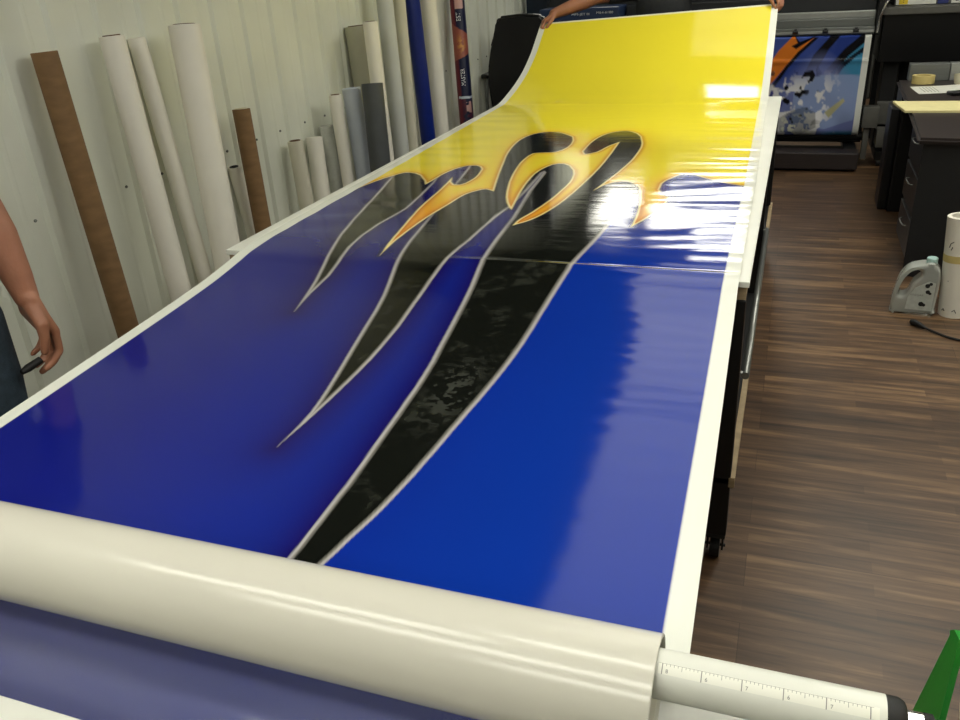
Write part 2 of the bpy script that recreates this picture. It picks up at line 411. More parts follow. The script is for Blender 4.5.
YEL= [(-1.6, 2.645), (-1.454, 2.665), (-1.451, 2.688), (-1.448, 2.712), (-1.443, 2.745), (-1.439, 2.779), (-1.434, 2.812), (-1.429, 2.845), (-1.423, 2.873), (-1.417, 2.901), (-1.41, 2.928), (-1.403, 2.953), (-1.393, 2.976), (-1.383, 3.001), (-1.372, 3.027), (-1.357, 3.045), (-1.337, 3.049), (-1.31, 3.04), (-1.277, 3.012), (-1.223, 2.928), (-1.195, 2.87), (-1.193, 2.901), (-1.191, 2.932), (-1.19, 2.972), (-1.188, 3.013), (-1.185, 3.051), (-1.178, 3.089), (-1.169, 3.123), (-1.156, 3.151), (-1.145, 3.17), (-1.132, 3.185), (-1.115, 3.19), (-1.099, 3.192), (-1.078, 3.176), (-1.057, 3.134), (-1.041, 3.035), (-1.039, 2.986), (-1.042, 2.947), (-1.047, 2.909), (-1.059, 2.885), (-1.083, 2.882), (-1.111, 2.925), (-1.131, 2.993), (-1.125, 2.944), (-1.119, 2.896), (-1.114, 2.85), (-1.109, 2.805), (-1.105, 2.754), (-1.102, 2.706), (-1.099, 2.661), (-1.096, 2.616), (-1.091, 2.57), (-1.086, 2.526), (-1.079, 2.481), (-1.073, 2.438), (-1.066, 2.396), (-1.059, 2.353), (-1.053, 2.313), (-1.046, 2.274), (-1.041, 2.237), (-1.034, 2.2), (-1.028, 2.164), (-1.023, 2.135), (-1.017, 2.106), (-1.013, 2.078), (-1.014, 2.104), (-1.015, 2.131), (-1.016, 2.157), (-1.018, 2.188), (-1.019, 2.22), (-1.019, 2.252), (-1.02, 2.285), (-1.02, 2.318), (-1.019, 2.349), (-1.019, 2.381), (-1.018, 2.412), (-1.017, 2.444), (-1.015, 2.475), (-1.013, 2.506), (-1.01, 2.535), (-1.007, 2.565), (-1.004, 2.595), (-1.001, 2.626), (-0.998, 2.667), (-0.995, 2.71), (-0.989, 2.747), (-0.982, 2.77), (-0.973, 2.79), (-0.962, 2.807), (-0.951, 2.823), (-0.937, 2.831), (-0.919, 2.821), (-0.898, 2.804), (-0.918, 2.887), (-0.939, 2.973), (-0.956, 3.049), (-0.973, 3.129), (-0.99, 3.21), (-1.007, 3.292), (-1.025, 3.377), (-1.039, 3.459), (-1.049, 3.533), (-1.056, 3.605), (-1.059, 3.67), (-1.058, 3.725), (-1.053, 3.774), (-1.044, 3.814), (-1.03, 3.849), (-1.013, 3.872), (-0.993, 3.888), (-0.973, 3.896), (-0.952, 3.899), (-0.929, 3.893), (-0.904, 3.876), (-0.869, 3.837), (-0.834, 3.792), (-0.813, 3.713), (-0.803, 3.633), (-0.804, 3.57), (-0.814, 3.509), (-0.832, 3.473), (-0.85, 3.458), (-0.871, 3.454), (-0.892, 3.45), (-0.909, 3.446), (-0.924, 3.434), (-0.932, 3.386), (-0.933, 3.32), (-0.93, 3.249), (-0.921, 3.172), (-0.91, 3.093), (-0.898, 3.02), (-0.884, 2.946), (-0.867, 2.875), (-0.849, 2.802), (-0.829, 2.732), (-0.805, 2.665), (-0.779, 2.608), (-0.762, 2.582), (-0.77, 2.633), (-0.778, 2.684), (-0.786, 2.737), (-0.794, 2.79), (-0.801, 2.843), (-0.807, 2.897), (-0.813, 2.959), (-0.817, 3.022), (-0.818, 3.08), (-0.815, 3.125), (-0.809, 3.165), (-0.801, 3.198), (-0.787, 3.235), (-0.767, 3.253), (-0.744, 3.251), (-0.717, 3.223), (-0.684, 3.148), (-0.669, 3.086), (-0.66, 3.024), (-0.655, 2.96), (-0.656, 2.906), (-0.658, 2.856), (-0.66, 2.807), (-0.662, 2.762), (-0.665, 2.719), (-0.67, 2.678), (-0.674, 2.64), (-0.68, 2.604), (-0.685, 2.568), (-0.691, 2.539), (-0.697, 2.511), (-0.703, 2.483), (-0.706, 2.45), (-0.705, 2.409), (-0.696, 2.424), (-0.686, 2.437), (-0.676, 2.452), (-0.667, 2.469), (-0.659, 2.489), (-0.651, 2.512), (-0.644, 2.537), (-0.638, 2.564), (-0.632, 2.592), (-0.626, 2.625), (-0.62, 2.66), (-0.616, 2.697), (-0.611, 2.737), (-0.608, 2.779), (-0.604, 2.821), (-0.602, 2.865), (-0.599, 2.911), (-0.597, 2.958), (-0.595, 3.008), (-0.592, 3.063), (-0.59, 3.12), (-0.588, 3.18), (-0.587, 3.244), (-0.587, 3.319), (-0.588, 3.399), (-0.589, 3.482), (-0.591, 3.549), (-0.593, 3.62), (-0.595, 3.692), (-0.607, 3.661), (-0.619, 3.631), (-0.63, 3.598), (-0.639, 3.556), (-0.647, 3.513), (-0.657, 3.478), (-0.676, 3.453), (-0.698, 3.437), (-0.715, 3.486), (-0.717, 3.571), (-0.718, 3.654), (-0.714, 3.715), (-0.707, 3.772), (-0.698, 3.82), (-0.684, 3.862), (-0.667, 3.894), (-0.647, 3.915), (-0.627, 3.93), (-0.605, 3.935), (-0.58, 3.917), (-0.55, 3.876), (-0.523, 3.808), (-0.495, 3.665), (-0.487, 3.583), (-0.485, 3.507), (-0.485, 3.439), (-0.486, 3.373), (-0.489, 3.314), (-0.494, 3.259), (-0.499, 3.207), (-0.504, 3.156), (-0.51, 3.107), (-0.516, 3.06), (-0.522, 3.015), (-0.527, 2.974), (-0.532, 2.934), (-0.537, 2.897), (-0.542, 2.859), (-0.533, 2.891), (-0.524, 2.922), (-0.512, 2.948), (-0.498, 2.97), (-0.483, 2.985), (-0.466, 2.993), (-0.448, 2.994), (-0.429, 2.98), (-0.409, 2.952), (-0.391, 2.913), (-0.378, 2.853), (-0.368, 2.788), (-0.359, 2.727), (-0.352, 2.668), (-0.347, 2.613), (-0.343, 2.554), (-0.341, 2.498), (-0.339, 2.444), (-0.329, 2.475), (-0.318, 2.506), (-0.308, 2.54), (-0.3, 2.566), (-0.292, 2.594), (-0.285, 2.624), (-0.279, 2.658), (-0.274, 2.693), (-0.271, 2.734), (-0.27, 2.8), (-0.285, 2.81), (-0.299, 2.829), (-0.317, 2.894), (-0.319, 2.977), (-0.309, 3.026), (-0.293, 3.061), (-0.281, 3.091), (-0.268, 3.117), (-0.253, 3.133), (-0.236, 3.131), (-0.217, 3.114), (-0.198, 3.091), (-0.18, 3.072), (-0.161, 3.055), (-0.141, 3.038), (-0.123, 3.022), (-0.104, 3.007), (-0.088, 2.995), (-0.071, 2.985), (-0.055, 2.975), (-0.039, 2.965), (0.1, 2.915), (0.1, 6.2), (-1.6, 6.2)]
C1= [(-1.456, 3.274), (-1.414, 3.093), (-1.376, 2.929), (-1.338, 2.761), (-1.308, 2.613), (-1.281, 2.477), (-1.254, 2.351), (-1.225, 2.23), (-1.194, 2.119), (-1.161, 2.001), (-1.135, 1.899), (-1.115, 1.804), (-1.095, 1.711), (-1.102, 1.768), (-1.107, 1.825), (-1.107, 1.88), (-1.106, 1.936), (-1.116, 2.023), (-1.135, 2.128), (-1.145, 2.24), (-1.147, 2.354), (-1.137, 2.446), (-1.13, 2.549), (-1.148, 2.729), (-1.172, 2.911), (-1.232, 3.198), (-1.304, 3.222), (-1.379, 3.248)]
C2= [(-1.154, 3.296), (-1.12, 3.142), (-1.091, 2.942), (-1.064, 2.772), (-1.038, 2.617), (-1.015, 2.475), (-0.995, 2.335), (-0.976, 2.206), (-0.956, 2.092), (-0.937, 2.004), (-0.917, 1.921), (-0.899, 1.843), (-0.882, 1.753), (-0.869, 1.669), (-0.856, 1.591), (-0.846, 1.533), (-0.836, 1.477), (-0.827, 1.424), (-0.818, 1.37), (-0.811, 1.321), (-0.806, 1.274), (-0.805, 1.227), (-0.807, 1.184), (-0.809, 1.142), (-0.803, 1.192), (-0.798, 1.23), (-0.794, 1.269), (-0.789, 1.323), (-0.785, 1.38), (-0.781, 1.442), (-0.778, 1.51), (-0.778, 1.565), (-0.779, 1.623), (-0.781, 1.686), (-0.786, 1.749), (-0.791, 1.814), (-0.794, 1.879), (-0.797, 1.951), (-0.798, 2.024), (-0.798, 2.103), (-0.794, 2.172), (-0.789, 2.25), (-0.789, 2.373), (-0.786, 2.502), (-0.775, 2.63), (-0.78, 2.842), (-0.792, 3.099), (-0.755, 3.211), (-0.716, 3.329), (-0.805, 3.725), (-0.915, 4.217), (-0.993, 4.217), (-1.072, 4.216), (-1.153, 4.216), (-1.234, 4.215), (-1.316, 4.215), (-1.258, 3.869), (-1.207, 3.569)]
C3= [(-1.39, 4.452), (-1.245, 4.098), (-1.121, 3.793), (-1.013, 3.543), (-0.896, 3.302), (-0.792, 3.099), (-0.773, 2.82), (-0.752, 2.648), (-0.733, 2.491), (-0.725, 2.372), (-0.717, 2.261), (-0.703, 2.108), (-0.691, 2.018), (-0.681, 1.939), (-0.672, 1.853), (-0.663, 1.767), (-0.654, 1.682), (-0.646, 1.604), (-0.637, 1.529), (-0.632, 1.461), (-0.629, 1.406), (-0.628, 1.355), (-0.626, 1.299), (-0.625, 1.245), (-0.624, 1.195), (-0.622, 1.149), (-0.621, 1.106), (-0.62, 1.066), (-0.621, 1.033), (-0.621, 1.001), (-0.621, 0.97), (-0.622, 0.934), (-0.622, 0.899), (-0.624, 0.867), (-0.624, 0.837), (-0.626, 0.81), (-0.599, 0.817), (-0.572, 0.823), (-0.566, 0.844), (-0.56, 0.867), (-0.552, 0.899), (-0.545, 0.933), (-0.538, 0.961), (-0.531, 0.99), (-0.525, 1.021), (-0.519, 1.058), (-0.513, 1.096), (-0.508, 1.129), (-0.504, 1.164), (-0.499, 1.2), (-0.495, 1.236), (-0.491, 1.274), (-0.486, 1.313), (-0.481, 1.355), (-0.475, 1.398), (-0.469, 1.451), (-0.463, 1.507), (-0.457, 1.581), (-0.453, 1.661), (-0.451, 1.731), (-0.45, 1.804), (-0.447, 1.889), (-0.442, 1.973), (-0.437, 2.037), (-0.433, 2.114), (-0.424, 2.205), (-0.415, 2.309), (-0.407, 2.451), (-0.396, 2.607), (-0.383, 2.707), (-0.372, 2.82), (-0.37, 3.03), (-0.409, 3.308), (-0.455, 3.636), (-0.511, 4.027), (-0.578, 4.502), (-0.664, 4.498), (-0.751, 4.492), (-0.84, 4.487), (-0.929, 4.481), (-1.019, 4.475), (-1.11, 4.47), (-1.202, 4.464), (-1.295, 4.458)]

def sdf(P, X, Y):
    """signed distance to polygon P, negative inside"""
    P = np.array(P); n = len(P); d2 = np.full(X.shape, 1e9); s = np.zeros(X.shape, bool)
    for i in range(n):
        a, b = P[i], P[(i + 1) % n]; e = b - a
        wx, wy = X - a[0], Y - a[1]
        t = np.clip((wx * e[0] + wy * e[1]) / (e @ e + 1e-12), 0, 1)
        d2 = np.minimum(d2, (wx - e[0] * t) ** 2 + (wy - e[1] * t) ** 2)
        c = ((a[1] <= Y) & (b[1] > Y)) | ((b[1] <= Y) & (a[1] > Y))
        with np.errstate(divide='ignore', invalid='ignore'):
            xi = a[0] + (Y - a[1]) / (e[1] if e[1] else 1e-9) * e[0]
        s ^= c & (X < xi)
    return np.where(s, -1, 1) * np.sqrt(d2)
def catmull(P, k=3):
    P = np.array(P, float); n = len(P); out = []
    for i in range(n):
        p0, p1, p2, p3 = P[i-1], P[i], P[(i+1) % n], P[(i+2) % n]
        a = p1 - p0; b = p2 - p1; c = p3 - p2
        def sharp(u, v): return (u @ v) / (np.linalg.norm(u) * np.linalg.norm(v) + 1e-9) < .35
        m1 = b if sharp(a, b) else (p2 - p0) / 2; m2 = b if sharp(b, c) else (p3 - p1) / 2
        for j in range(k):
            t = j / k
            out.append((2*t**3-3*t**2+1)*p1 + (t**3-2*t**2+t)*m1 + (-2*t**3+3*t**2)*p2 + (t**3-t**2)*m2)
    return np.array(out)
def mix(a, b, t):
    t = np.clip(t, 0, 1)[..., None]; return a * (1 - t) + b * t
def vnoise(X, Y, s, seed=0, oct=3):
    out = np.zeros(X.shape); amp = 1; tot = 0
    g = np.random.default_rng(seed)
    for o in range(oct):
        T = g.random((64, 64)); x = X / s + 17.3 * o; y = Y / s + 5.1 * o
        i = np.floor(x).astype(int); j = np.floor(y).astype(int); u = x - i; v = y - j; u = u*u*(3-2*u); v = v*v*(3-2*v)
        f = lambda a, b: T[a % 64, b % 64]
        out += amp * (f(i, j)*(1-u)*(1-v) + f(i+1, j)*u*(1-v) + f(i, j+1)*(1-u)*v + f(i+1, j+1)*u*v)
        tot += amp; amp *= .5; s *= .5
    return out / tot
def L3(h): return np.array(lin(h))
def artwork(X, Y, aa):
    """ink colour at sheet coordinates: X from the right edge (negative leftwards), Y along the sheet"""
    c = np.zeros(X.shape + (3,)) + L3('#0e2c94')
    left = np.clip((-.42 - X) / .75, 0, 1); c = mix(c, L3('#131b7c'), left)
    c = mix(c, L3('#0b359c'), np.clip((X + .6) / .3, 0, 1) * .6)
    far = (Y > 2.0)
    # purple airbrush glow around the claws
    claws = [sdf(C, X, Y) for C in (C1, C2, C3)]; claws = [claws[0], np.minimum(claws[1], claws[2])]
    dmin = np.minimum(claws[0], claws[1])
    xc = np.interp(Y, [.85, 1.1, 1.3, 1.56, 1.9, 2.2, 2.6], [-.6, -.56, -.55, -.55, -.57, -.59, -.56])
    gl = np.exp(-np.clip(dmin, 0, 1) / .05) * np.clip((xc + .01 - X) / .02, .0, 1)
    c = mix(c, L3('#1c0a4a'), gl * .85)
    for k, d in enumerate(claws):
        w = np.where(X + .06 * (Y - 2) > -.77, .010, .008) if k else .007
        taper = np.clip((Y - .8) * .25 + 1, .9, 1.3)
        w = w * taper
        blk = np.zeros_like(c) + L3('#131512')
        n = vnoise(X, Y, .06, 3 + k, 4); n2 = vnoise(X, Y, .018, 9 + k, 2)
        m = np.clip((n - .56) * 9, 0, 1) * np.clip((n2 - .35) * 3, 0, 1)
        blk = mix(blk, L3('#30322c'), m * .7)
        n3 = vnoise(X, Y, .012, 40, 3)
        sk = np.exp(-(((X + .545) / .05) ** 2 + ((Y - 1.42) / .13) ** 2)) * np.clip((n3 - .5) * 12, 0, 1)
        blk = mix(blk, L3('#484a44'), sk * .65)
        # two-tone metal bevel
        g = mix(np.zeros_like(c) + L3('#b3b0ae'), L3('#77746e'), np.clip((-d - w * .45) / aa, 0, 1))
        g = mix(g, L3('#3b3a38'), np.clip((-d - w * .88) / aa, 0, 1))
        inside = mix(g, blk, np.clip((-d - w) / aa, 0, 1))
        c = mix(c, inside, .5 - d / aa)
    y = sdf(YEL, X, Y)
    yw = np.zeros_like(c) + L3('#f7e63c')
    inn = np.clip(-y, 0, 1)
    warm = np.clip(1 - (Y - 2.2) / 1.3, .15, 1)
    yw = mix(yw, L3('#f2a224'), np.exp(-inn / (.05)) * (.45 + .5 * warm))
    tong = np.clip((2.85 - Y) / .35, 0, 1)
    yw = mix(yw, L3('#f09a28'), tong * .75)
    yw = mix(yw, L3('#a63c08'), np.exp(-((inn - .009) / .010) ** 2) * .45)
    yw = mix(yw, L3('#fbe9a0'), np.clip((.0075 - inn) / .003, 0, 1))
    # dark halo just outside the flame edge
    out_glow = np.exp(-np.clip(y, 0, 1) / .02) * .6
    c = mix(c, L3('#140820'), out_glow)
    c = mix(c, yw, .5 - y / aa)
    # unprinted white margins
    mg = .038
    white = np.zeros_like(c) + L3('#eceee4')
    c = mix(c, white, .5 + (X + mg) / .003); c = mix(c, white, .5 + (-(SW - mg) - X) / .003)
    c = mix(c, white, .5 + (Y - 5.668) / .004)
    return c
def grid_mesh(name, XYZ, colr):
    r, k = XYZ.shape[:2]; me = bpy.data.meshes.new(name)
    idx = np.arange(r * k).reshape(r, k)
    q = np.stack([idx[:-1, :-1], idx[:-1, 1:], idx[1:, 1:], idx[1:, :-1]], -1).reshape(-1, 4)
    me.vertices.add(r * k); me.vertices.foreach_set('co', XYZ.reshape(-1).astype(np.float32))
    me.loops.add(q.size); me.loops.foreach_set('vertex_index', q.reshape(-1).astype(np.int32))
    me.polygons.add(len(q)); me.polygons.foreach_set('loop_start', np.arange(0, q.size, 4, dtype=np.int32))
    me.polygons.foreach_set('loop_total', np.full(len(q), 4, dtype=np.int32))
    me.update(calc_edges=True)
    if colr is not None:
        a = me.color_attributes.new('ink', 'FLOAT_COLOR', 'POINT')
        cc = np.ones((r * k, 4), np.float32); cc[:, :3] = colr.reshape(-1, 3); a.data.foreach_set('color', cc.reshape(-1))
    me.shade_smooth(); return me
def relief(X, Y):
    """small ripples where the sheet lies loosely on the table"""
    e = np.clip((X + .42) / .36, 0, 1); e = e * e * (3 - 2 * e)
    win = np.clip((Y - 2.12) / .12, 0, 1) * np.clip((4.6 - Y) / .5, 0, 1)
    ph = vnoise(X, Y, .45, 21, 2) * 7
    z = .0006 * e * win * (np.sin(Y * 32 + ph + X * 2.4) + .6 * np.sin(Y * 61 - X * 5 + ph * 1.7))
    z += .0013 * e * win
    # the left side bubbles slightly too
    e2 = np.clip((-1.0 - X) / .35, 0, 1)
    z += .0007 * e2 * win * np.sin(Y * 30 + ph * 1.3) + .0007 * e2 * win
    # crease across the right half near the table edge
    cr = np.clip((X + .85) / .2, 0, 1)
    z += .004 * cr * np.exp(-((Y - 2.085) / .016) ** 2)
    # loose slack before the table
    s = np.clip((Y - .85) / .3, 0, 1) * np.clip((2.0 - Y) / .2, 0, 1)
    z += .00012 * s * np.clip((X + .7) / .4, 0, 1) * np.sin(Y * 90 + vnoise(X, Y, .2, 5, 2) * 10)
    return z
ys = [.79]
while ys[-1] < 5.68: ys.append(ys[-1] + ROWK * ys[-1] ** 1.3)
ys[-1] = 5.68; ys = np.array(ys)
xs = np.linspace(-SW, 0, COLN)
Xg, Yg = np.meshgrid(xs, ys)
tl = np.clip((Yg - 4.75) / .93, 0, 1)
Zg = hermite(PY, PZ, Yg) + relief(Xg, Yg) + .0015 + .06 * (Xg + SW) / SW * tl * tl * (3 - 2 * tl)
XYZ = np.stack([Xg + xright(Yg), Yg, Zg], -1)
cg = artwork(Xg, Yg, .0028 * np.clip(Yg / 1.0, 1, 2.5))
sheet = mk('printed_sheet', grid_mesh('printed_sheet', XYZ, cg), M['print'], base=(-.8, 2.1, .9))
tag(sheet, 'long glossy printed vinyl sheet over the table, yellow flames and black claws on blue', 'printed sheet')
bx = XYZ[::3, ::8].copy(); bx = np.concatenate([bx, XYZ[-1:, ::8]], 0); bx = np.concatenate([bx, np.concatenate([XYZ[::3, -1:], XYZ[-1:, -1:]], 0)], 1)
bx[..., 2] -= .0011; bx[..., 1] += .0004
tag(mk('backing_paper', grid_mesh('backing_paper', bx, None), M['paper'], sheet), 'white backing paper under the print')

# the part already laminated, running down toward the photographer under the film
t = hermite([.54, .57, .62, .66, .70], [.66, .735, .779, .795, .80], np.linspace(.54, .7, 60))
yy = np.linspace(.54, .7, 60); xx = np.linspace(-SW, 0, 120); X2, Y2 = np.meshgrid(xx, yy)
Z2 = np.repeat(t[:, None], 120, 1)
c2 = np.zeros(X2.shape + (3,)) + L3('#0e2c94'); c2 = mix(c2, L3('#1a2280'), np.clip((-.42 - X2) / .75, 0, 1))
fin = mk('laminated_sheet', grid_mesh('laminated_sheet', np.stack([X2 - .12, Y2, Z2], -1), c2), M['print'])
tag(fin, 'blue printed vinyl passing under the milky film roll in the bottom left corner', 'printed sheet')
fw = np.stack([X2 - .118, Y2, Z2 + .004 + .002 * vnoise(X2, Y2, .2, 2)], -1)
fw = mk('film_layer', grid_mesh('film_layer', fw, None), M['film_thin'], fin)
tag(fw, 'hazy clear film layer')

# ------------------------------------------------------------------ laminator: film roll, shaft, body
AX, AZ = .67, .959
ft = thing('laminate_film_roll', 'milky translucent laminate film wound on the white measuring shaft, across the bottom of the photo', 'film roll', (-.8, AX, AZ - .05))
RC, RR = (AX, .924), .0668      # the cored roll hangs loosely on the shaft
bm = B(); hollow(bm, (-1.56, RC[0], RC[1]), (-.078, RC[0], RC[1]), RR, .0635, 96); mk('film', bm, M['film'], ft, smooth=True, angle=40)
bm = B(); hollow(bm, (-1.558, RC[0], RC[1]), (-.082, RC[0], RC[1]), .0633, .0612, 64); mk('core', bm, M['paper2'], ft, smooth=True, angle=40)
web = smooth_pts([(0, RC[0] + .010, RC[1] - RR + .0004), (0, .70, .848), (0, .722, .815), (0, .728, .803)], 6)
bm = B(); rows = []
for k in range(13):
    x = -1.556 + (1.556 - .09) * k / 12
    rows.append([bm.verts.new((x, p.y, p.z)) for p in web] + [bm.verts.new((x, p.y - .0008, p.z - .0004)) for p in reversed(web)])
for r0, r1 in zip(rows, rows[1:]):
    n = len(r0)
    for i in range(n): bm.faces.new((r0[i], r1[i], r1[(i + 1) % n], r0[(i + 1) % n]))
bmesh.ops.recalc_face_normals(bm, faces=bm.faces[:])
mk('film_tail', bm, M['film_thin'], ft, smooth=True)

st = thing('measuring_shaft', 'white round shaft with a ruler scale, black collar and chrome end beside the film roll', 'roller shaft', (.0, AX, AZ - .026))
bm = B(); cyl(bm, (-1.70, AX, AZ), (.143, AX, AZ), .0262, n=64); mk('tube', bm, M['shaft'], st, smooth=True)
# ruler tape wrapped on the side that faces the aisle and the light
def on_tube(x, ang, r): return (x, AX + r * math.cos(ang), AZ + r * math.sin(ang))
def strip(bm, x0, x1, a0, a1, r, n=8, mi=0):
    rr = []
    for x in (x0, x1): rr.append([bm.verts.new(on_tube(x, a0 + (a1 - a0) * i / n, r)) for i in range(n + 1)])
    for i in range(n):
        f = bm.faces.new((rr[0][i], rr[0][i + 1], rr[1][i + 1], rr[1][i])); f.material_index = mi; f.smooth = True
RA, RB = math.radians(RUL0), math.radians(RUL1)
bm = B(); strip(bm, -.076, .136, RA, RB, .0264); ru = mk('ruler_scale', bm, M['ruler'], st)
bm = B()
strip(bm, -.076, .131, RA + .02, RA + .035, .02650, 2)
for i in range(0, 53):
    x = -.072 + i * .0040
    if x > .131: break
    L = .44 if i % 10 == 0 else (.2 if i % 5 == 0 else .1)
    strip(bm, x - (.0005 if i % 10 == 0 else .00025), x + (.0005 if i % 10 == 0 else .00025), RA + .02, RA + .02 + L, .02652, 4)
mk('tick_marks', bm, M['tick'], ru)
for i, s in enumerate(('8', '6', '7', '6', '7')):
    x = -.072 + i * .040 + .005; a = RA + .33
    ey = Vector((0, math.sin(a), -math.cos(a))); text_at('numeral', s, .0055, on_tube(x, a, .0266), (1, 0, 0), ey, M['tick'], ru)
bm = B(); lathe(bm, (.143, AX, AZ), (.2, AX, AZ), [(0, .0), (0, .0262), (.012, .0262), (.017, .0235), (.019, .02), (.019, 0)], 40, closed=False); mk('end_collar', bm, M['rubber'], st, smooth=True, angle=30)
bm = B(); lathe(bm, (.161, AX, AZ), (.3, AX, AZ), [(0, 0), (0, .016), (.016, .016), (.018, .013), (.034, .013), (.034, 0)], 32, closed=False); mk('chrome_end', bm, M['chrome'], st, smooth=True, angle=30)
bm = B(); lathe(bm, (.178, AX, AZ), (.3, AX, AZ), [(0, .0125), (0, .0165), (.008, .0165), (.008, .0125)], 32); mk('rubber_ring', bm, M['rubber'], st, smooth=True, angle=30)

lam = thing('laminator', 'light grey laminating machine with a white front cover under the film roll', 'laminator', (-.7, .6, 0))
bm = B()
prism(bm, [(-1.75, .36, .0), (-1.75, .83, 0), (-1.75, .83, .77), (-1.75, .82, .786), (-1.75, .75, .786), (-1.75, .745, .74), (-1.75, .685, .74), (-1.75, .66, .75), (-1.75, .52, .58), (-1.75, .36, .58)], (1.93, 0, 0))
mk('machine_body', bm, M['lam_body'], lam)
bm = B(); prism(bm, [(-1.75, .14, .0), (-1.75, .36, 0), (-1.75, .36, .56), (-1.75, .50, .60), (-1.75, .531, .806), (-1.75, .525, .815), (-1.75, .50, .80), (-1.75, .3, .66), (-1.75, .14, .62)], (2.05, 0, 0))
mk('front_cover', bm, M['lam_white'], lam)
bm = B(); cyl(bm, (-1.7, .715, .772), (.12, .715, .772), .026, n=40); mk('nip_roller', bm, M['rubber'], lam, smooth=True)
bm = B(); box(bm, (-1.83, .14, 0), (-1.74, .82, 1.02), .012); mk('side_panel', bm, M['lam_body'], lam)
bm = B(); box(bm, (.22, .36, 0), (.28, .66, .92), .008); mk('side_panel', bm, M['lam_body'], lam)

# green bracket with the cream roll behind it, at the right end of the shaft
gb = thing('green_bracket', 'green enamelled wedge bracket behind the chrome shaft end, bottom right corner', 'bracket', (.21, .78, 0))
bm = B()
pts = [(.204, .755, 1.010), (.204, .742, 1.022), (.204, .722, 1.03), (.204, .722, .92), (.204, .70, .90), (.204, .70, .0), (.204, .90, .0), (.204, .865, .72)]
prism(bm, pts, (.006, 0, 0)); mk('plate', bm, M['green'], gb)
bm = B(); prism(bm, [(.204, .755, 1.010), (.204, .759, 1.012), (.204, .745, 1.026), (.204, .722, 1.034), (.204, .722, 1.03), (.204, .742, 1.022)], (.018, 0, 0)); mk('lip', bm, M['green'], gb)
bm = B(); lathe(bm, (.211, .640, 1.02), (.3, .640, 1.02), [(0, .02), (0, .072), (.002, .074), (.06, .074), (.06, .02)], 48)
tag(mk('cream_roll', bm, M['cream'], base=None, smooth=True, angle=30), 'round cream coloured roll against the green bracket at the right edge', 'roll')

# ------------------------------------------------------------------ work table
TX0, TX1, TY0, TY1 = -1.624, -.058, 2.06, 4.99
tb = thing('work_table', 'long white topped work table on black legs with casters under the print', 'table', ((TX0 + TX1) / 2, 3.5, 0))
bm = B(); box(bm, (TX0, TY0, .877), (TX1, TY1, .893), .002); mk('table_top', bm, M['melamine'], tb)
bm = B()
box(bm, (TX0 + .006, TY0 + .006, .842), (TX1 - .006, TY0 + .04, .882)); box(bm, (TX0 + .006, TY1 - .04, .842), (TX1 - .006, TY1 - .006, .882))
box(bm, (TX0 + .006, TY0 + .04, .842), (TX0 + .04, TY1 - .04, .882)); box(bm, (TX1 - .04, TY0 + .04, .842), (TX1 - .006, TY1 - .04, .882))
mk('apron', bm, M['lumber'], tb)
for lx in (TX0 + .03, TX1 - .065):
    for ly in (TY0 + .0, (TY0 + TY1) / 2, TY1 - .08):
        bm = B(); box(bm, (lx, ly, .10), (lx + .06, ly + .06, .842), .004); lg = mk('leg', bm, M['black_metal'], tb)
        bm = B(); x, y = lx + .03, ly + .03
        cyl(bm, (x - .014, y + .01, .038), (x + .014, y + .01, .038), .038, n=28)
        box(bm, (x - .028, y - .03, .088), (x + .028, y + .03, .1), .002)
        box(bm, (x - .024, y - .006, .03), (x - .019, y + .026, .09)); box(bm, (x + .019, y - .006, .03), (x + .024, y + .026, .09))
        cyl(bm, (x - .03, y + .01, .038), (x + .03, y + .01, .038), .005, n=10)
        mk('caster', bm, M['rubber'], lg, smooth=True, angle=30)
bm = B()
for x in (TX0 + .04, TX1 - .08): box(bm, (x, TY0 + .08, .77), (x + .03, TY1 - .08, .842)); box(bm, (x, TY0 + .08, .24), (x + .04, TY1 - .08, .28))
for y in (TY0 + .03, TY1 - .07): box(bm, (TX0 + .09, y, .77), (TX1 - .09, y + .03, .842)); box(bm, (TX0 + .09, y, .24), (TX1 - .09, y + .03, .28))
mk('frame', bm, M['black_metal'], tb)
bm = B(); box(bm, (TX0 + .03, TY0 + .0, .282), (TX1 - .012, TY1 - .02, .300), .001); mk('lower_shelf', bm, M['black_metal'], tb)  # shelf coloured black so the space beneath the top stays dark
bm = B(); box(bm, (TX1 - .012, TY0 + .0, .272), (TX1 + .006, TY1 - .02, .305), .001); mk('shelf_edging', bm, M['lumber'], tb)
bm = B(); tube(bm, [(-.052, 2.2, .56), (-.052, 3.6, .56)], .011); tube(bm, [(-.052, 2.21, .56), (-.1, 2.21, .56)], .009); tube(bm, [(-.052, 3.59, .56), (-.1, 3.59, .56)], .009)
mk('side_rail', bm, M['grey_metal'], tb)
bm = B(); box(bm, (TX0 + .12, TY0 + .085, .301), (TX1 - .075, TY1 - .2, .76), .01)  # black block added in place of the shadow under the table
tag(mk('shade_block', bm, M['desk_black']), 'black filler block added to darken the space under the work table', 'filler block')

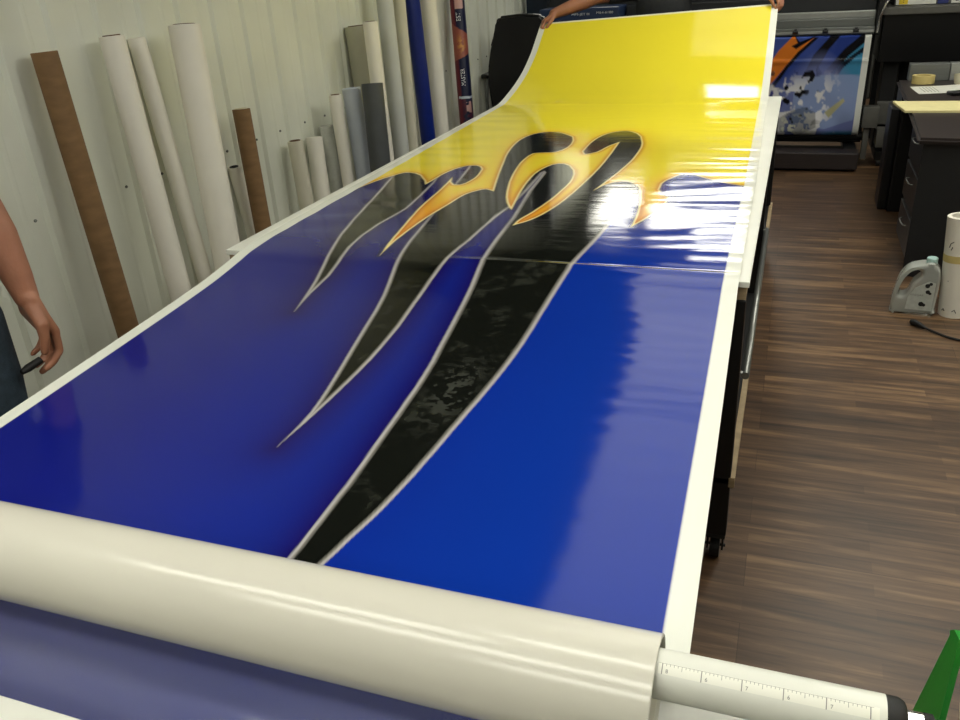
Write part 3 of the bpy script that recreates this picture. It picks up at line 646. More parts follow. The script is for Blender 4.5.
# ------------------------------------------------------------------ rolls leaning on the left wall
def leaning(name, label, cat, top, low, r, m, core=None, group=None, wall=.02, top_len=0, hollow_=True, zbot=0):
    """top = centre of the upper rim, low = any lower point on the axis; the base goes down to the floor"""
    a, b = Vector(top), Vector(low); d = (b - a).normalized()
    k = (a.z - zbot - r * math.sqrt(max(0, 1 - d.z ** 2))) / -d.z; base = a + d * k
    base.x = min(base.x, XS_MAX)
    t = thing(name, label, cat, (base.x, base.y, zbot), group)
    bm = B(); ri = r - min(wall, r * .3); hollow(bm, base, a, r, ri, 40); mk('wound_layers' if core else 'tube_wall', bm, m, t, smooth=True, angle=30)
    if core:
        bm = B(); hollow(bm, base + d * -.003, a - d * .004, ri, ri - .005, 32); mk('core', bm, core, t, smooth=True, angle=30)
    return t
XS_MAX = -1.95
G1 = 'rolls and tubes leaning on the left wall'
W = XL + .02
ROLLS = [
    ('cardboard_tube', 'tall brown cardboard tube leaning on the ribbed wall, leftmost of the tubes', (-2.33, 2.243, 1.474), (-2.271, 2.228, 0.487), 0.042, 'card', ''),
    ('paper_roll', 'tall white paper roll, left one of the touching pair beside the long brown tube', (-2.32, 2.553, 1.494), (-2.26, 2.537, 0.497), 0.044, 'paper', 'card_dark'),
    ('paper_roll', 'tall thin white roll touching the right side of a thicker white roll', (-2.36, 2.722, 1.473), (-2.304, 2.749, 0.539), 0.033, 'paper', ''),
    ('paper_roll', 'thickest tall white paper roll, between the touching pair and the short brown tube', (-2.25, 2.875, 1.502), (-2.199, 2.795, 0.65), 0.061, 'paper', 'card_dark'),
    ('paper_roll', 'short thin white roll between the thickest white roll and short brown tube', (-2.37, 3.181, 0.878), (-2.352, 3.203, 0.575), 0.029, 'paper', 'ink'),
    ('cardboard_tube', 'shorter brown cardboard tube, right of the thickest white roll', (-2.28, 3.186, 1.134), (-2.25, 3.15, 0.634), 0.039, 'card', 'tape_pale'),
    ('paper_roll', 'short white roll, first of three low ones right of the short brown tube', (-2.33, 3.655, 0.9), (-2.312, 3.645, 0.602), 0.039, 'paper2', 'card_dark'),
    ('paper_roll', 'short white roll, middle of the three low ones right of the short brown tube', (-2.33, 3.84, 0.883), (-2.313, 3.808, 0.601), 0.043, 'paper', ''),
    ('wrapped_roll', 'short roll in cloudy plastic wrap, last of three low ones right of brown tube', (-2.34, 3.994, 0.911), (-2.323, 3.992, 0.62), 0.037, 'wrap', ''),
    ('paper_roll', 'narrow white roll standing just left of the pale blue grey roll', (-2.25, 3.974, 1.073), (-2.226, 3.951, 0.671), 0.033, 'paper', 'card_dark'),
    ('vinyl_roll', 'pale blue grey vinyl roll beside the dark grey one', (-2.2, 4.064, 1.095), (-2.174, 4.051, 0.665), 0.049, 'lightblue', ''),
    ('vinyl_roll', 'dark grey vinyl roll beside the pale blue grey one', (-2.07, 4.056, 1.117), (-2.049, 4.009, 0.773), 0.056, 'darkgrey', ''),
    ('vinyl_roll', 'fat grey beige vinyl roll standing behind the dark grey and pale blue rolls', (-2.32, 4.441, 1.372), (-2.302, 4.436, 1.069), 0.071, 'beige', 'card_dark'),
    ('paper_roll', 'narrow white roll rising just right of the fat grey beige roll', (-2.19, 4.347, 1.396), (-2.15, 4.294, 0.722), 0.04, 'paper', 'card_dark'),
    ('paper_roll', 'very tall pale grey roll right of the fat grey beige roll, leaving the frame top', (-2.276, 4.725, 1.75), (-2.213, 4.624, 0.711), 0.048, 'paper3', ''),
    ('paper_roll', 'very tall cream roll directly left of the royal blue roll, leaving the frame top', (-2.295, 4.974, 1.72), (-2.231, 4.829, 0.651), 0.038, 'paper2', ''),
    ('vinyl_roll', 'very tall royal blue vinyl roll, running out of the top of the photo', (-2.279, 5.104, 1.78), (-2.214, 5.046, 0.703), 0.048, 'bluevinyl', ''),
    ('paper_roll', 'very tall white roll directly right of the royal blue roll', (-2.261, 5.318, 1.8), (-2.197, 5.234, 0.733), 0.053, 'paper', ''),
]
BANNER = ((-2.322, 6.004, 1.62), (-2.22, 5.786, 0.692), 0.052)

for (nm, lb, top, low, r, m, core) in ROLLS:
    # rims rest against the wall, feet stand out from it
    leaning(nm, lb, 'roll' if nm != 'cardboard_tube' else 'tube', top, low, r, M[m], M[core] if core else None, G1)

# printed banner rolled up, with its artwork
def banner_roll(top, low, r):
    a, b = Vector(top), Vector(low); d = (b - a).normalized(); k = (a.z - .005 - r * .1) / -d.z; base = a + d * k
    t = thing('printed_banner_roll', 'slim rolled banner printed navy and red with white lettering, right of the white roll', 'roll', (base.x, base.y, 0), G1)
    x, y, z = frame(base, a); L = (a - base).length; n, q = 48, 400
    th = np.linspace(0, 2 * PI, n); s = np.linspace(0, L, q); T, S = np.meshgrid(th, s)
    P = np.array(base)[None, None] + np.array(z)[None, None] * S[..., None] + r * (np.cos(T)[..., None] * np.array(x) + np.sin(T)[..., None] * np.array(y))
    # angle that faces the aisle
    vd = Vector((-a.x, -a.y, 0)).normalized(); ang0 = math.atan2(vd.dot(y), vd.dot(x)); U = ((T - ang0 + PI) % (2 * PI) - PI)
    V = S - (L - 1.0)                       # 1.0 = rim
    side = U
    Zw = P[..., 2]
    c = np.zeros(T.shape + (3,)) + L3('#141a3a')
    red = np.clip((.9 - np.abs(side + 1.3)) * 6, 0, 1); c = mix(c, L3('#6b2430'), red)
    h = Zw
    band = ((h > 1.045 + .02 * side) & (h < 1.235 - .03 * side)).astype(float); c = mix(c, L3('#9a5548'), band)
    nn = vnoise(side * .06, h, .02, 31, 3)
    c = mix(c, L3('#d59a4e'), band * np.clip(1.2 - np.abs(side - .1) * 1.6, 0, 1) * np.clip((nn - .35) * 5, 0, 1) * np.exp(-((h - 1.13) / .05) ** 2))
    c = mix(c, L3('#c9d3e2'), ((h > .775) & (h < .79)).astype(float) * (side > -.9))
    c = mix(c, L3('#6b2430'), ((h < .775) * np.clip((nn - .4) * 4, 0, 1)) * .6)
    c = mix(c, L3('#caa09a'), ((h < .755) & (h > .68)).astype(float) * (np.abs(side - .5) < .4) * (nn > .45))
    c = mix(c, L3('#caa09a'), ((h > 1.365)).astype(float) * (np.abs(side - .2) < .6))
    o = mk('printed_layers', grid_mesh('printed_layers', P, c), M['media_roll'], t)
    bm = B(); hollow(bm, base + z * .002, a - z * .002, r - .001, r - .008, 32); mk('core', bm, M['card_dark'], t, smooth=True, angle=30)
    # vertical white lettering facing the aisle
    nv = Vector(vd); nv = (nv - z * nv.dot(z)).normalized(); rt = z.cross(nv)
    for txt, hh, size, ww in (('MASTER', .905, .052, .62), ('EST', 1.30, .055, .7)):
        kk = (hh - base.z) / z.z; p = base + z * kk + nv * (r + .0007)
        me = text_mesh(txt, size, (ww, .8), .0004)
        for v in me.vertices:       # wrap on the roll: text runs up the roll
            u, w_ = v.co.x, v.co.y; a_ = -w_ / r
            v.co = base + z * (kk + u) + (nv * math.cos(a_) + rt * math.sin(a_)) * (r + .0007 + v.co.z)
        mk('lettering', me, M['white_ink'], o)
    return t
banner_roll(*BANNER)
bm = B(); box(bm, (-2.36, 7.85, 0), (-2.17, 8.0, 2.6), .004)
tag(mk('steel_post', bm, M['navy']), 'dark navy steel post rising behind the office chair', 'post')
# ------------------------------------------------------------------ office chair
def chair():
    cx, cy = -2.03, 6.75
    t = thing('office_chair', 'black leather high back office chair beyond the raised end of the sheet', 'office chair', (cx, cy, 0))
    # backrest: rounded slab, narrower towards the top, bulging
    out = [(-.24, .55), (-.27, .72), (-.275, .88), (-.25, 1.02), (-.215, 1.14), (-.20, 1.22), (-.17, 1.262), (0, 1.275), (.17, 1.262), (.20, 1.22), (.215, 1.14), (.25, 1.02), (.275, .88), (.27, .72), (.24, .55)]
    def slab(pts, yc, th, mm, name, lean=.08):
        bm = B(); a = [bm.verts.new((cx + x, cy + yc - th / 2 + lean * (z - .5) + .25 * (x * x), z)) for x, z in pts]
        b = [bm.verts.new((cx + x, cy + yc + th / 2 + lean * (z - .5) + .25 * (x * x), z)) for x, z in pts]; n = len(pts)
        bm.faces.new(a); bm.faces.new(b[::-1])
        for i in range(n): bm.faces.new((a[i], b[i], b[(i + 1) % n], a[(i + 1) % n]))
        bmesh.ops.recalc_face_normals(bm, faces=bm.faces[:])
        bmesh.ops.bevel(bm, geom=bm.edges[:], offset=.018, segments=3, affect='EDGES')
        return mk(name, bm, mm, t, smooth=True, angle=60)
    slab([p for p in out if p[1] < 1.05][:4] + [(-.233, 1.09), (.233, 1.09)] + [p for p in out if p[1] < 1.05][4:], -.22, .075, M['leather'], 'backrest')
    slab([(-.252, 1.035), (-.215, 1.14), (-.20, 1.22), (-.17, 1.262), (0, 1.275), (.17, 1.262), (.20, 1.22), (.215, 1.14), (.252, 1.035)], -.22, .085, M['leather'], 'headrest')
    bm = B(); box(bm, (cx - .26, cy - .24, .43), (cx + .26, cy + .26, .53), .035, seg=4); mk('seat', bm, M['leather'], t, smooth=True, angle=60)
    for s in (-1, 1):
        bm = B(); tube(bm, smooth_pts([(cx + s * .25, cy - .12, .47), (cx + s * .31, cy - .13, .52), (cx + s * .32, cy - .13, .66), (cx + s * .315, cy - .10, .80)]), .014)
        tube(bm, smooth_pts([(cx + s * .25, cy + .10, .47), (cx + s * .31, cy + .10, .52), (cx + s * .32, cy + .06, .80)]), .012)
        ar = mk('armrest', bm, M['grey_metal'], t, smooth=True)
        bm = B(); box(bm, (cx + s * .32 - .03, cy - .17, .80), (cx + s * .32 + .03, cy + .12, .835), .014, seg=3); mk('arm_pad', bm, M['black_plastic'], ar, smooth=True, angle=60)
    bm = B(); cyl(bm, (cx, cy, .1), (cx, cy, .44), .028); cyl(bm, (cx, cy, .06), (cx, cy, .14), .045); mk('gas_column', bm, M['black_metal'], t, smooth=True, angle=40)
    for k in range(5):
        a = k * 2 * PI / 5 + .3; e = Vector((cx + math.cos(a) * .28, cy + math.sin(a) * .28, .075)); bm = B()
        tube(bm, [(cx, cy, .11), e], [.026, .017]); lg = mk('leg', bm, M['black_plastic'], t, smooth=True)
        bm = B(); cyl(bm, (e.x - .02 * math.sin(a), e.y + .02 * math.cos(a), .03), (e.x + .02 * math.sin(a), e.y - .02 * math.cos(a), .03), .03); cyl(bm, (e.x, e.y, .03), (e.x, e.y, .08), .008)
        mk('caster', bm, M['rubber'], lg, smooth=True)
chair()

# ------------------------------------------------------------------ wide printer in the middle of the back, with its print hanging out
pr = thing('wide_format_printer', 'wide grey and navy printer standing at the back, its printed banner hanging out in front', 'printer', (-.85, 7.7, 0))
X0, X1 = -2.05, .53
bm = B(); prism(bm, [(X0, 7.52, 1.19), (X0, 7.52, 1.46), (X0, 7.62, 1.52), (X0, 8.25, 1.52), (X0, 8.25, .98), (X0, 7.60, .98)], (X1 - X0, 0, 0)); mk('machine_body', bm, M['printer_dark'], pr)
bm = B(); box(bm, (X0, 7.18, 1.0), (-1.385, 7.6, 1.262), .012); nv = mk('control_end', bm, M['plate'], pr)
text_at('lettering', 'MPS-JET III', .040, (-1.70, 7.1785, 1.215), (1, 0, 0), (0, 0, 1), M['white_ink'], nv, (.85, .6))
text_at('lettering', 'M64-6180', .040, (-1.50, 7.1785, 1.222), (1, 0, 0), (0, 0, 1), M['white_ink'], nv, (.85, .6))
bm = B(); box(bm, (-1.37, 7.30, .99), (X1, 7.56, 1.04), .004); box(bm, (-1.37, 7.36, 1.04), (X1, 7.56, 1.10), .006); mk('front_apron', bm, M['printer_grey'], pr)
bm = B(); box(bm, (-1.37, 7.375, 1.10), (X1, 7.56, 1.15), .006); mk('upper_rail', bm, M['printer_light'], pr)
bm = B(); box(bm, (-1.37, 7.42, 1.15), (X1, 7.58, 1.25), .006); mk('cover_flap', bm, M['printer_dark'], pr)
bm = B(); box(bm, (-1.37, 7.285, 1.0), (X1, 7.30, 1.018), .002); mk('media_rail', bm, M['printer_light'], pr)
for i in range(9):
    x = .40 - i * .215; bm = B(); cyl(bm, (x - .02, 7.276, 1.018), (x + .02, 7.276, 1.018), .013, n=18); box(bm, (x - .010, 7.27, 1.02), (x + .010, 7.30, 1.04), .002)
    mk('pinch_roller', bm, M['rubber'], pr, smooth=True, angle=40)
for x in (X0 + .1, X1 - .06):
    bm = B(); box(bm, (x - .05, 7.63, .10), (x + .05, 7.75, 1.0), .008); lg = mk('leg', bm, M['printer_dark'], pr)
    bm = B(); box(bm, (x - .05, 7.2, .06), (x + .05, 8.15, .12), .008); mk('foot', bm, M['printer_dark'], lg)
    for y in (7.25, 8.1):
        bm = B(); cyl(bm, (x - .02, y, .03), (x + .02, y, .03), .03); mk('caster', bm, M['rubber'], lg, smooth=True)
bm = B(); box(bm, (X0 + .1, 7.03, .02), (.52, 7.2, .15), .01); box(bm, (X0 + .1, 7.2, .03), (.52, 7.6, .09)); mk('lower_beam', bm, M['desk'], pr)
bm = B(); cyl(bm, (X0 + .2, 7.46, .2), (.56, 7.46, .2), .035); mk('take_up_bar', bm, M['black_metal'], pr, smooth=True)
bm = B(); box(bm, (X0 + .02, 7.60, .12), (X1 + .03, 7.62, .98), .002); mk('rear_panel', bm, M['black_plastic'], pr)
bm = B(); box(bm, (.53, 7.25, .30), (.64, 7.36, .46), .006); box(bm, (.55, 7.28, .05), (.59, 7.36, .32), .004); box(bm, (.64, 7.2, .16), (.80, 7.38, .29), .006)
mk('take_up_motor', bm, M['bezel'], pr, smooth=True, angle=30)
bm = B(); tube(bm, smooth_pts([(.545, 7.24, 1.0), (.55, 7.24, 1.08), (.565, 7.22, 1.16), (.595, 7.22, 1.23)]), .009); mk('clamp_lever', bm, M['chrome'], pr, smooth=True)
bm = B(); box(bm, (.535, 7.27, .98), (.57, 7.6, 1.40), .006); mk('end_cover', bm, M['black_plastic'], pr)

# the banner hanging out of it
def px2(P): return [(-.072 + (x - 790) * .0074, 1.0 - (y - 30) * .0074) for x, y in P]
def media():
    U0, U1 = -1.22, .515
    q = 260; s = np.linspace(0, 1, q)
    # profile y,z: over the rail, down, and curling back at the bottom
    prf = smooth_pts([(0, 7.36, .985), (0, 7.30, .985), (0, 7.262, .975), (0, 7.262, .93), (0, 7.30, .60), (0, 7.33, .32), (0, 7.36, .235), (0, 7.42, .215), (0, 7.46, .24)], 30)
    py = np.array([p.y for p in prf]); pz = np.array([p.z for p in prf]); n = len(prf)
    xs = np.linspace(U0, U1, 330); X = np.repeat(xs[None], n, 0); Yv = np.repeat(py[:, None], 330, 1); Z = np.repeat(pz[:, None], 330, 1)
    low = np.clip((.62 - Z) / .3, 0, 1); Yv = Yv - .006 * low * np.sin(X * 19 + Z * 14) - .003 * low * np.sin(X * 43 - Z * 21)
    Yv = Yv - .010 * np.exp(-((Z - .80) / .012) ** 2)
    c = np.zeros(X.shape + (3,)) + L3('#2a3f8c')
    c = mix(c, L3('#4a5ea6'), np.clip((vnoise(X, Z, .3, 8, 3) - .4) * 3, 0, 1) * .7)
    aa = .006
    def fill(c, P, h, a=1.0): return mix(c, L3(h), (.5 - sdf(px2(P), X, Z) / aa).clip(0, 1) * a)
    c = fill(c, [(835, 62), (869, 30), (872, 95), (838, 95)], '#3f86ad')
    c = fill(c, [(828, 68), (845, 45), (868, 24), (869, 34), (850, 52), (836, 70)], '#101218')
    c = fill(c, [(835, 72), (845, 58), (862, 44), (869, 41), (869, 45), (858, 52), (846, 64), (840, 75)], '#13202e')
    c = fill(c, [(808, 70), (816, 50), (832, 30), (843, 28), (830, 45), (820, 68)], '#101218')
    c = fill(c, [(770, 86), (772, 60), (781, 45), (795, 30), (800, 38), (815, 33), (800, 48), (790, 60), (780, 74)], '#e07d2c')
    c = fill(c, [(795, 30), (801, 37), (812, 33), (818, 31), (798, 44), (793, 41), (799, 38)], '#101218')
    c = fill(c, [(815, 33), (800, 47), (790, 60), (781, 74), (776, 82), (778, 86), (792, 63), (803, 49), (819, 33)], '#101218')
    # lower part: paler, with white patches and dark spots
    lo = np.clip((.78 - Z + .12 * np.sin(X * 9)) * 6, 0, 1)
    c = mix(c, L3('#7c86bd'), lo * .8)
    c = fill(c, [(800, 75), (835, 70), (868, 72), (862, 118), (835, 128), (800, 125)], '#8fa2cd', .85)
    c = fill(c, [(758, 92), (775, 80), (790, 100), (780, 130), (758, 128)], '#39398a', .8)
    sh = np.clip((vnoise(X * 1.2, Z, .075, 12, 3) - .52) * 14, 0, 1) * np.clip((.74 - Z) * 7, 0, 1) * np.clip((.38 - X) * 6, 0, 1)
    c = mix(c, L3('#e6e6ea'), sh)
    dk = np.clip((vnoise(X, Z, .055, 14, 2) - .66) * 16, 0, 1) * np.clip((.82 - Z) * 7, 0, 1) * np.clip((.25 - X) * 6, 0, 1)
    c = mix(c, L3('#16161c'), dk)
    c = fill(c, [(806, 74), (809, 67), (817, 66), (820, 71), (818, 77), (813, 79), (815, 72), (811, 72)], '#16161c')
    c = fill(c, [(833, 110), (850, 95), (852, 98), (838, 116)], '#b9b68e')
    c = fill(c, [(800, 108), (812, 104), (824, 110), (826, 126), (812, 134), (790, 132), (784, 118)], '#30362f', .5)
    c = mix(c, L3('#c9cbb9'), np.clip((vnoise(X, Z, .03, 19, 2) - .6) * 12, 0, 1) * np.clip((.42 - Z) * 9, 0, 1) * np.clip((.2 - X) * 6, 0, 1))
    c = mix(c, L3('#2c7fa2'), np.clip((.27 - Z) * 30, 0, 1) * np.clip((X - .2) * 8, 0, 1) * .8)
    c = mix(c, L3('#e4e6e0'), .5 + (X - (U1 - .045)) / .004)
    o = mk('printed_banner', grid_mesh('printed_banner', np.stack([X, Yv, Z], -1), c), M['media'])
    tag(o, 'glossy printed banner with orange, blue and black artwork hanging out of the back printer', 'printed banner')
media()

# ------------------------------------------------------------------ second printer, black, behind the desk
p2 = thing('wide_format_printer', 'large black printer with a grey top ledge at the right, behind the desk', 'printer', (1.7, 7.7, 0))
A0, A1 = .59, 3.2
bm = B(); prism(bm, [(A0, 7.38, .775), (A0, 7.34, 1.115), (A0, 8.2, 1.115), (A0, 8.2, .775)], (A1 - A0, 0, 0)); mk('machine_body', bm, M['black_plastic'], p2)
bm = B(); box(bm, (A0 - .02, 7.30, 1.115), (A1, 8.2, 1.17), .008); mk('top_ledge', bm, M['bezel'], p2)
bm = B(); box(bm, (A0 + .06, 7.42, 1.17), (A1, 8.2, 1.42), .01); cv = mk('upper_cover', bm, M['bezel'], p2)
bm = B(); box(bm, (A0 + .07, 7.415, 1.175), (A0 + .34, 7.42, 1.235)); mk('warning_sticker', bm, M['sticker'], cv)
bm = B(); box(bm, (A0 + .09, 7.4135, 1.178), (A0 + .15, 7.415, 1.232)); mk('warning_sticker', bm, M['sticker_yellow'], cv)
text_at('sticker_mark', '!', .05, (A0 + .12, 7.4125, 1.205), (1, 0, 0), (0, 0, 1), M['ink'], cv)
bm = B(); box(bm, (A0 + .35, 7.415, 1.175), (A0 + .42, 7.42, 1.235)); mk('sticker', bm, M['sticker_blue'], cv)
bm = B(); box(bm, (A0 + .44, 7.415, 1.175), (A0 + .60, 7.42, 1.235)); mk('sticker', bm, M['sticker'], cv)
text_at('sticker_mark', 'BLEX', .05, (A0 + .52, 7.4135, 1.205), (1, 0, 0), (0, 0, 1), M['ink'], cv)
for x in (A0 + .10, A1 - .2):
    bm = B(); box(bm, (x - .05, 7.5, .10), (x + .07, 7.75, .775), .008); lg = mk('leg', bm, M['black_metal'], p2)
    bm = B(); box(bm, (x - .04, 7.25, .05), (x + .06, 8.15, .12), .008); mk('foot', bm, M['black_metal'], lg)
    for y in (7.28, 8.1):
        bm = B(); cyl(bm, (x - .02, y, .03), (x + .02, y, .03), .03); mk('caster', bm, M['rubber'], lg, smooth=True)
bm = B(); cyl(bm, (A0 + .15, 7.5, .42), (A1 - .2, 7.5, .42), .05); cyl(bm, (A0 + .2, 7.55, .2), (A1 - .2, 7.55, .2), .02); mk('media_bar', bm, M['black_metal'], p2, smooth=True)
bm = B(); box(bm, (A0 + .01, 7.78, .12), (A1 - .1, 7.80, .775), .002); mk('rear_panel', bm, M['black_plastic'], p2)
bm = B(); box(bm, (A0 + .04, 7.40, .30), (A0 + .19, 7.48, .47), .008); mk('control_box', bm, M['bezel'], p2)

# ------------------------------------------------------------------ desk at the right
dk = thing('desk', 'dark brown laminate office desk with black panels at the right, papers and tape on top', 'desk', (1.3, 5.6, 0))
top = [(.603, 4.654), (.645, 5.65), (.671, 6.66), (2.1, 6.72), (2.1, 4.50)]
bm = B(); prism(bm, [(x, y, .708) for x, y in top], (0, 0, .032))
bmesh.ops.bevel(bm, geom=[e for e in bm.edges if abs(e.verts[0].co.z - e.verts[1].co.z) < 1e-6], offset=.013, segments=4, affect='EDGES')
mk('desk_top', bm, M['desk'], dk, smooth=True, angle=50)
bm = B(); prism(bm, [(.64, 4.70, 0), (.64, 4.70, .708), (2.05, 4.56, .708), (2.05, 4.56, 0)], (.005, .022, 0)); mk('end_panel', bm, M['desk_black'], dk)
bm = B(); box(bm, (.675, 4.76, .02), (1.1, 5.40, .707), .004); pd = mk('pedestal', bm, M['desk_black'], dk)
for z in (.05, .28, .50):
    bm = B(); box(bm, (.660, 4.79, z), (.675, 5.37, z + .20), .003); dr = mk('drawer', bm, M['desk_black'], pd) if False else mk('drawer_front', bm, M['desk_black'], pd)
for z in (.19, .42, .64):
    bm = B(); tube(bm, smooth_pts([(.66, 5.0, z), (.642, 5.02, z), (.642, 5.14, z), (.66, 5.16, z)], 4), .0035)
    mk('drawer_pull', bm, M['grey_metal'], pd, smooth=True)
bm = B(); box(bm, (1.2, 6.55, .1), (2.05, 6.57, .708)); mk('rear_panel', bm, M['desk_black'], dk)
bm = B(); box(bm, (.68, 6.28, 0), (.705, 6.59, .708), .002); mk('end_panel', bm, M['desk_black'], dk)
bm = B(); box(bm, (.60, 6.0, 0), (.655, 6.24, .66), .01); box(bm, (.655, 5.95, 0), (.98, 6.26, .66), .01)  # black pedestal beneath the far end of the desk
tag(mk('black_pedestal', bm, M['black_plastic']), 'black pedestal standing on the floor under the far end of the desk', 'computer')
bm = B(); prism(bm, [(.567, 5.69, .7405), (1.7, 5.69, .7405), (1.7, 5.36, .7405), (.605, 5.36, .7405)], (0, 0, .012))
tag(mk('foam_strip', bm, M['board']), 'pale yellow foam board strip lying across the desk', 'board')
bm = B(); lathe(bm, (.815, 6.50, .7405), (.815, 6.50, .9), [(0, .045), (0, .07), (.05, .07), (.05, .045)], 40)
tag(mk('tape_roll', bm, M['tape'], smooth=True, angle=30), 'yellow masking tape roll lying flat on the desk beside the white papers', 'tape roll')
bm = B(); lathe(bm, (1.09, 6.47, .7405), (1.07, 6.50, .9), [(0, .05), (0, .09), (.07, .09), (.07, .05)], 40)
tag(mk('tape_roll', bm, M['tape_pale'], smooth=True, angle=30), 'larger cream tape roll on the desk at the right edge of the photo', 'tape roll')
def paper(pts, label, lift=.0):
    bm = B(); a = [Vector((x, y, .7407 + lift)) for x, y in pts]; n = 10; rows = []
    for i in range(n + 1):
        u = i / n; p = a[0].lerp(a[1], u); q = a[3].lerp(a[2], u); r = []
        for j in range(n + 1):
            v = p.lerp(q, j / n); v.z += .018 * max(0, u - .35) ** 2 * 4 * (.4 + .6 * j / n); r.append(v)
        rows.append(r)
    for dz, rev in ((0, True), (.0012, False)):
        vs = [[bm.verts.new(v + Vector((0, 0, dz))) for v in r] for r in rows]
        for i in range(n):
            for j in range(n):
                f = (vs[i][j], vs[i][j + 1], vs[i + 1][j + 1], vs[i + 1][j]); bm.faces.new(f if rev else f[::-1])
    o = mk('paper_sheet', bm, M['sticker'], smooth=True); tag(o, label, 'paper')
    for k in range(5):
        u = .12 + k * .05; bm = B()
        p = a[0].lerp(a[1], u).lerp(a[3].lerp(a[2], u), .15); q = a[0].lerp(a[1], u).lerp(a[3].lerp(a[2], u), .8)
        tube(bm, [p + Vector((0, 0, .0015)), q + Vector((0, 0, .0015))], .0015, 6); mk('printed_line', bm, M['tick'], o)
paper([(.72, 6.33), (1.12, 6.40), (1.14, 6.12), (.745, 6.02)], 'white printed paper sheet lying left on the desk beside the tape')
bm = B(); box(bm, (.90, 5.95, .7405), (1.0, 6.02, .765), .01, rot=Matrix.Rotation(.4, 3, 'Z')); 
tag(mk('computer_mouse', bm, M['black_plastic'], smooth=True, angle=60), 'small black computer mouse on the desk between papers and yellow strip', 'computer mouse')
bm = B(); box(bm, (.92, 4.98, .7405), (1.35, 5.12, .757), .006); 
tag(mk('keyboard', bm, M['black_plastic'], smooth=True, angle=60), 'black keyboard on the desk at the right edge of the photo', 'keyboard')
sc_ = thing('grey_drawer_box', 'grey plastic box standing at the back end of the desk behind the tape', 'box', (.9, 6.68, .7405))
bm = B(); box(bm, (.735, 6.60, .7405), (.98, 6.70, .85), .004); mk('box_front', bm, M['printer_grey'], sc_)
bm = B(); box(bm, (.985, 6.60, .7405), (1.06, 6.70, .85), .004); mk('box_side', bm, M['printer_light'], sc_)

# ------------------------------------------------------------------ jug, paper roll and cable on the floor
jg = thing('plastic_jug', 'cloudy clear plastic jug with handle and pale teal cap on the floor by the desk', 'jug', (.645, 4.18, 0))
def jug():
    out = [(-.095, .01), (-.10, .05), (-.093, .11), (-.075, .175), (-.045, .222), (-.005, .243), (.03, .250), (.033, .256), (.062, .256), (.064, .248), (.083, .225), (.092, .19), (.092, .12), (.088, .03), (.082, .008), (-.085, .0)]
    hole = [(-.074, .095), (-.070, .150), (-.050, .195), (-.020, .220), (.010, .216), (.012, .196), (-.005, .172), (-.022, .150), (-.032, .115), (-.045, .090), (-.062, .084)]
    cu = bpy.data.curves.new('outline', 'CURVE'); cu.dimensions = '2D'; cu.fill_mode = 'BOTH'; cu.extrude = .036; cu.bevel_depth = .016; cu.bevel_resolution = 4; cu.offset = -.015
    for P in (out, hole):
        P = [Vector((x, z, 0)) for x, z in P]; P = P + [P[0]]; Q = P[:-1]; n = len(Q); S = []
        for i in range(n):
            p0, p1, p2, p3 = Q[i-1], Q[i], Q[(i+1) % n], Q[(i+2) % n]
            for j in range(4):
                t = j / 4; S.append(.5 * ((2*p1) + (p2-p0)*t + (2*p0-5*p1+4*p2-p3)*t*t + (3*p1-p0-3*p2+p3)*t**3))
        sp = cu.splines.new('POLY'); sp.points.add(len(S) - 1); sp.use_cyclic_u = True
        for a, v in zip(sp.points, S): a.co = (v.x, v.y, 0, 1)
    o = bpy.data.objects.new('outline', cu); col.objects.link(o)
    me = bpy.data.meshes.new_from_object(o.evaluated_get(bpy.context.evaluated_depsgraph_get())); bpy.data.objects.remove(o)
    rz = Matrix.Rotation(-.12, 4, 'Z'); me.transform(Matrix.Translation((.645, 4.20, 0)) @ rz @ Matrix.Rotation(PI / 2, 4, 'X'))
    bmx = B(); bmx.from_mesh(me); bmesh.ops.remove_doubles(bmx, verts=bmx.verts[:], dist=1e-5); zmin = min(v.co.z for v in bmx.verts)
    for v in bmx.verts: v.co.z -= zmin
    mk('jug_body', bmx, M['jug'], jg, smooth=True, angle=50)
    T = Matrix.Translation((.645, 4.20, 0)) @ rz
    def pt(x, y, z): return T @ Vector((x, y, z))
    bm = B(); c = pt(.047, 0, .25); lathe(bm, c, c + Vector((0, 0, 1)), [(0, 0), (0, .0225), (.002, .024), (.026, .024), (.029, .021), (.029, 0)], 32, closed=False); mk('cap', bm, M['jug_cap'], jg, smooth=True, angle=35)
    bm = B(); prism(bm, [pt(-.035, -.0555, .03), pt(.078, -.0555, .03), pt(.078, -.0555, .17), pt(.05, -.0555, .178), pt(-.005, -.0555, .14), pt(-.03, -.0555, .09)], T.to_3x3() @ Vector((0, .002, 0))); lb = mk('label_panel', bm, M['jug_label'], jg)
    for (x, z, r) in ((.045, .155, .011), (.058, .165, .008), (.05, .125, .010), (.06, .118, .007), (.03, .062, .012), (.042, .058, .008)):
        bm = B(); bm2c = pt(x, -.0558, z); cyl(bm, bm2c, bm2c + T.to_3x3() @ Vector((0, -.0012, 0)), r, n=7)
        mk('label_mark', bm, M['ink'], lb)
    text_at('label_lettering', 'VINEGAR', .014, pt(.005, -.0562, .105), T.to_3x3() @ Vector((1, 0, 0)), (0, 0, 1), M['tick'], lb)
jug()
fr = thing('paper_roll', 'white paper roll standing upright on the floor right of the jug', 'roll', (.825, 4.20, 0))
bm = B(); hollow(bm, (.825, 4.20, .0), (.790, 4.21, .48), .068, .05, 40); mk('wound_layers', bm, M['paper'], fr, smooth=True, angle=30)
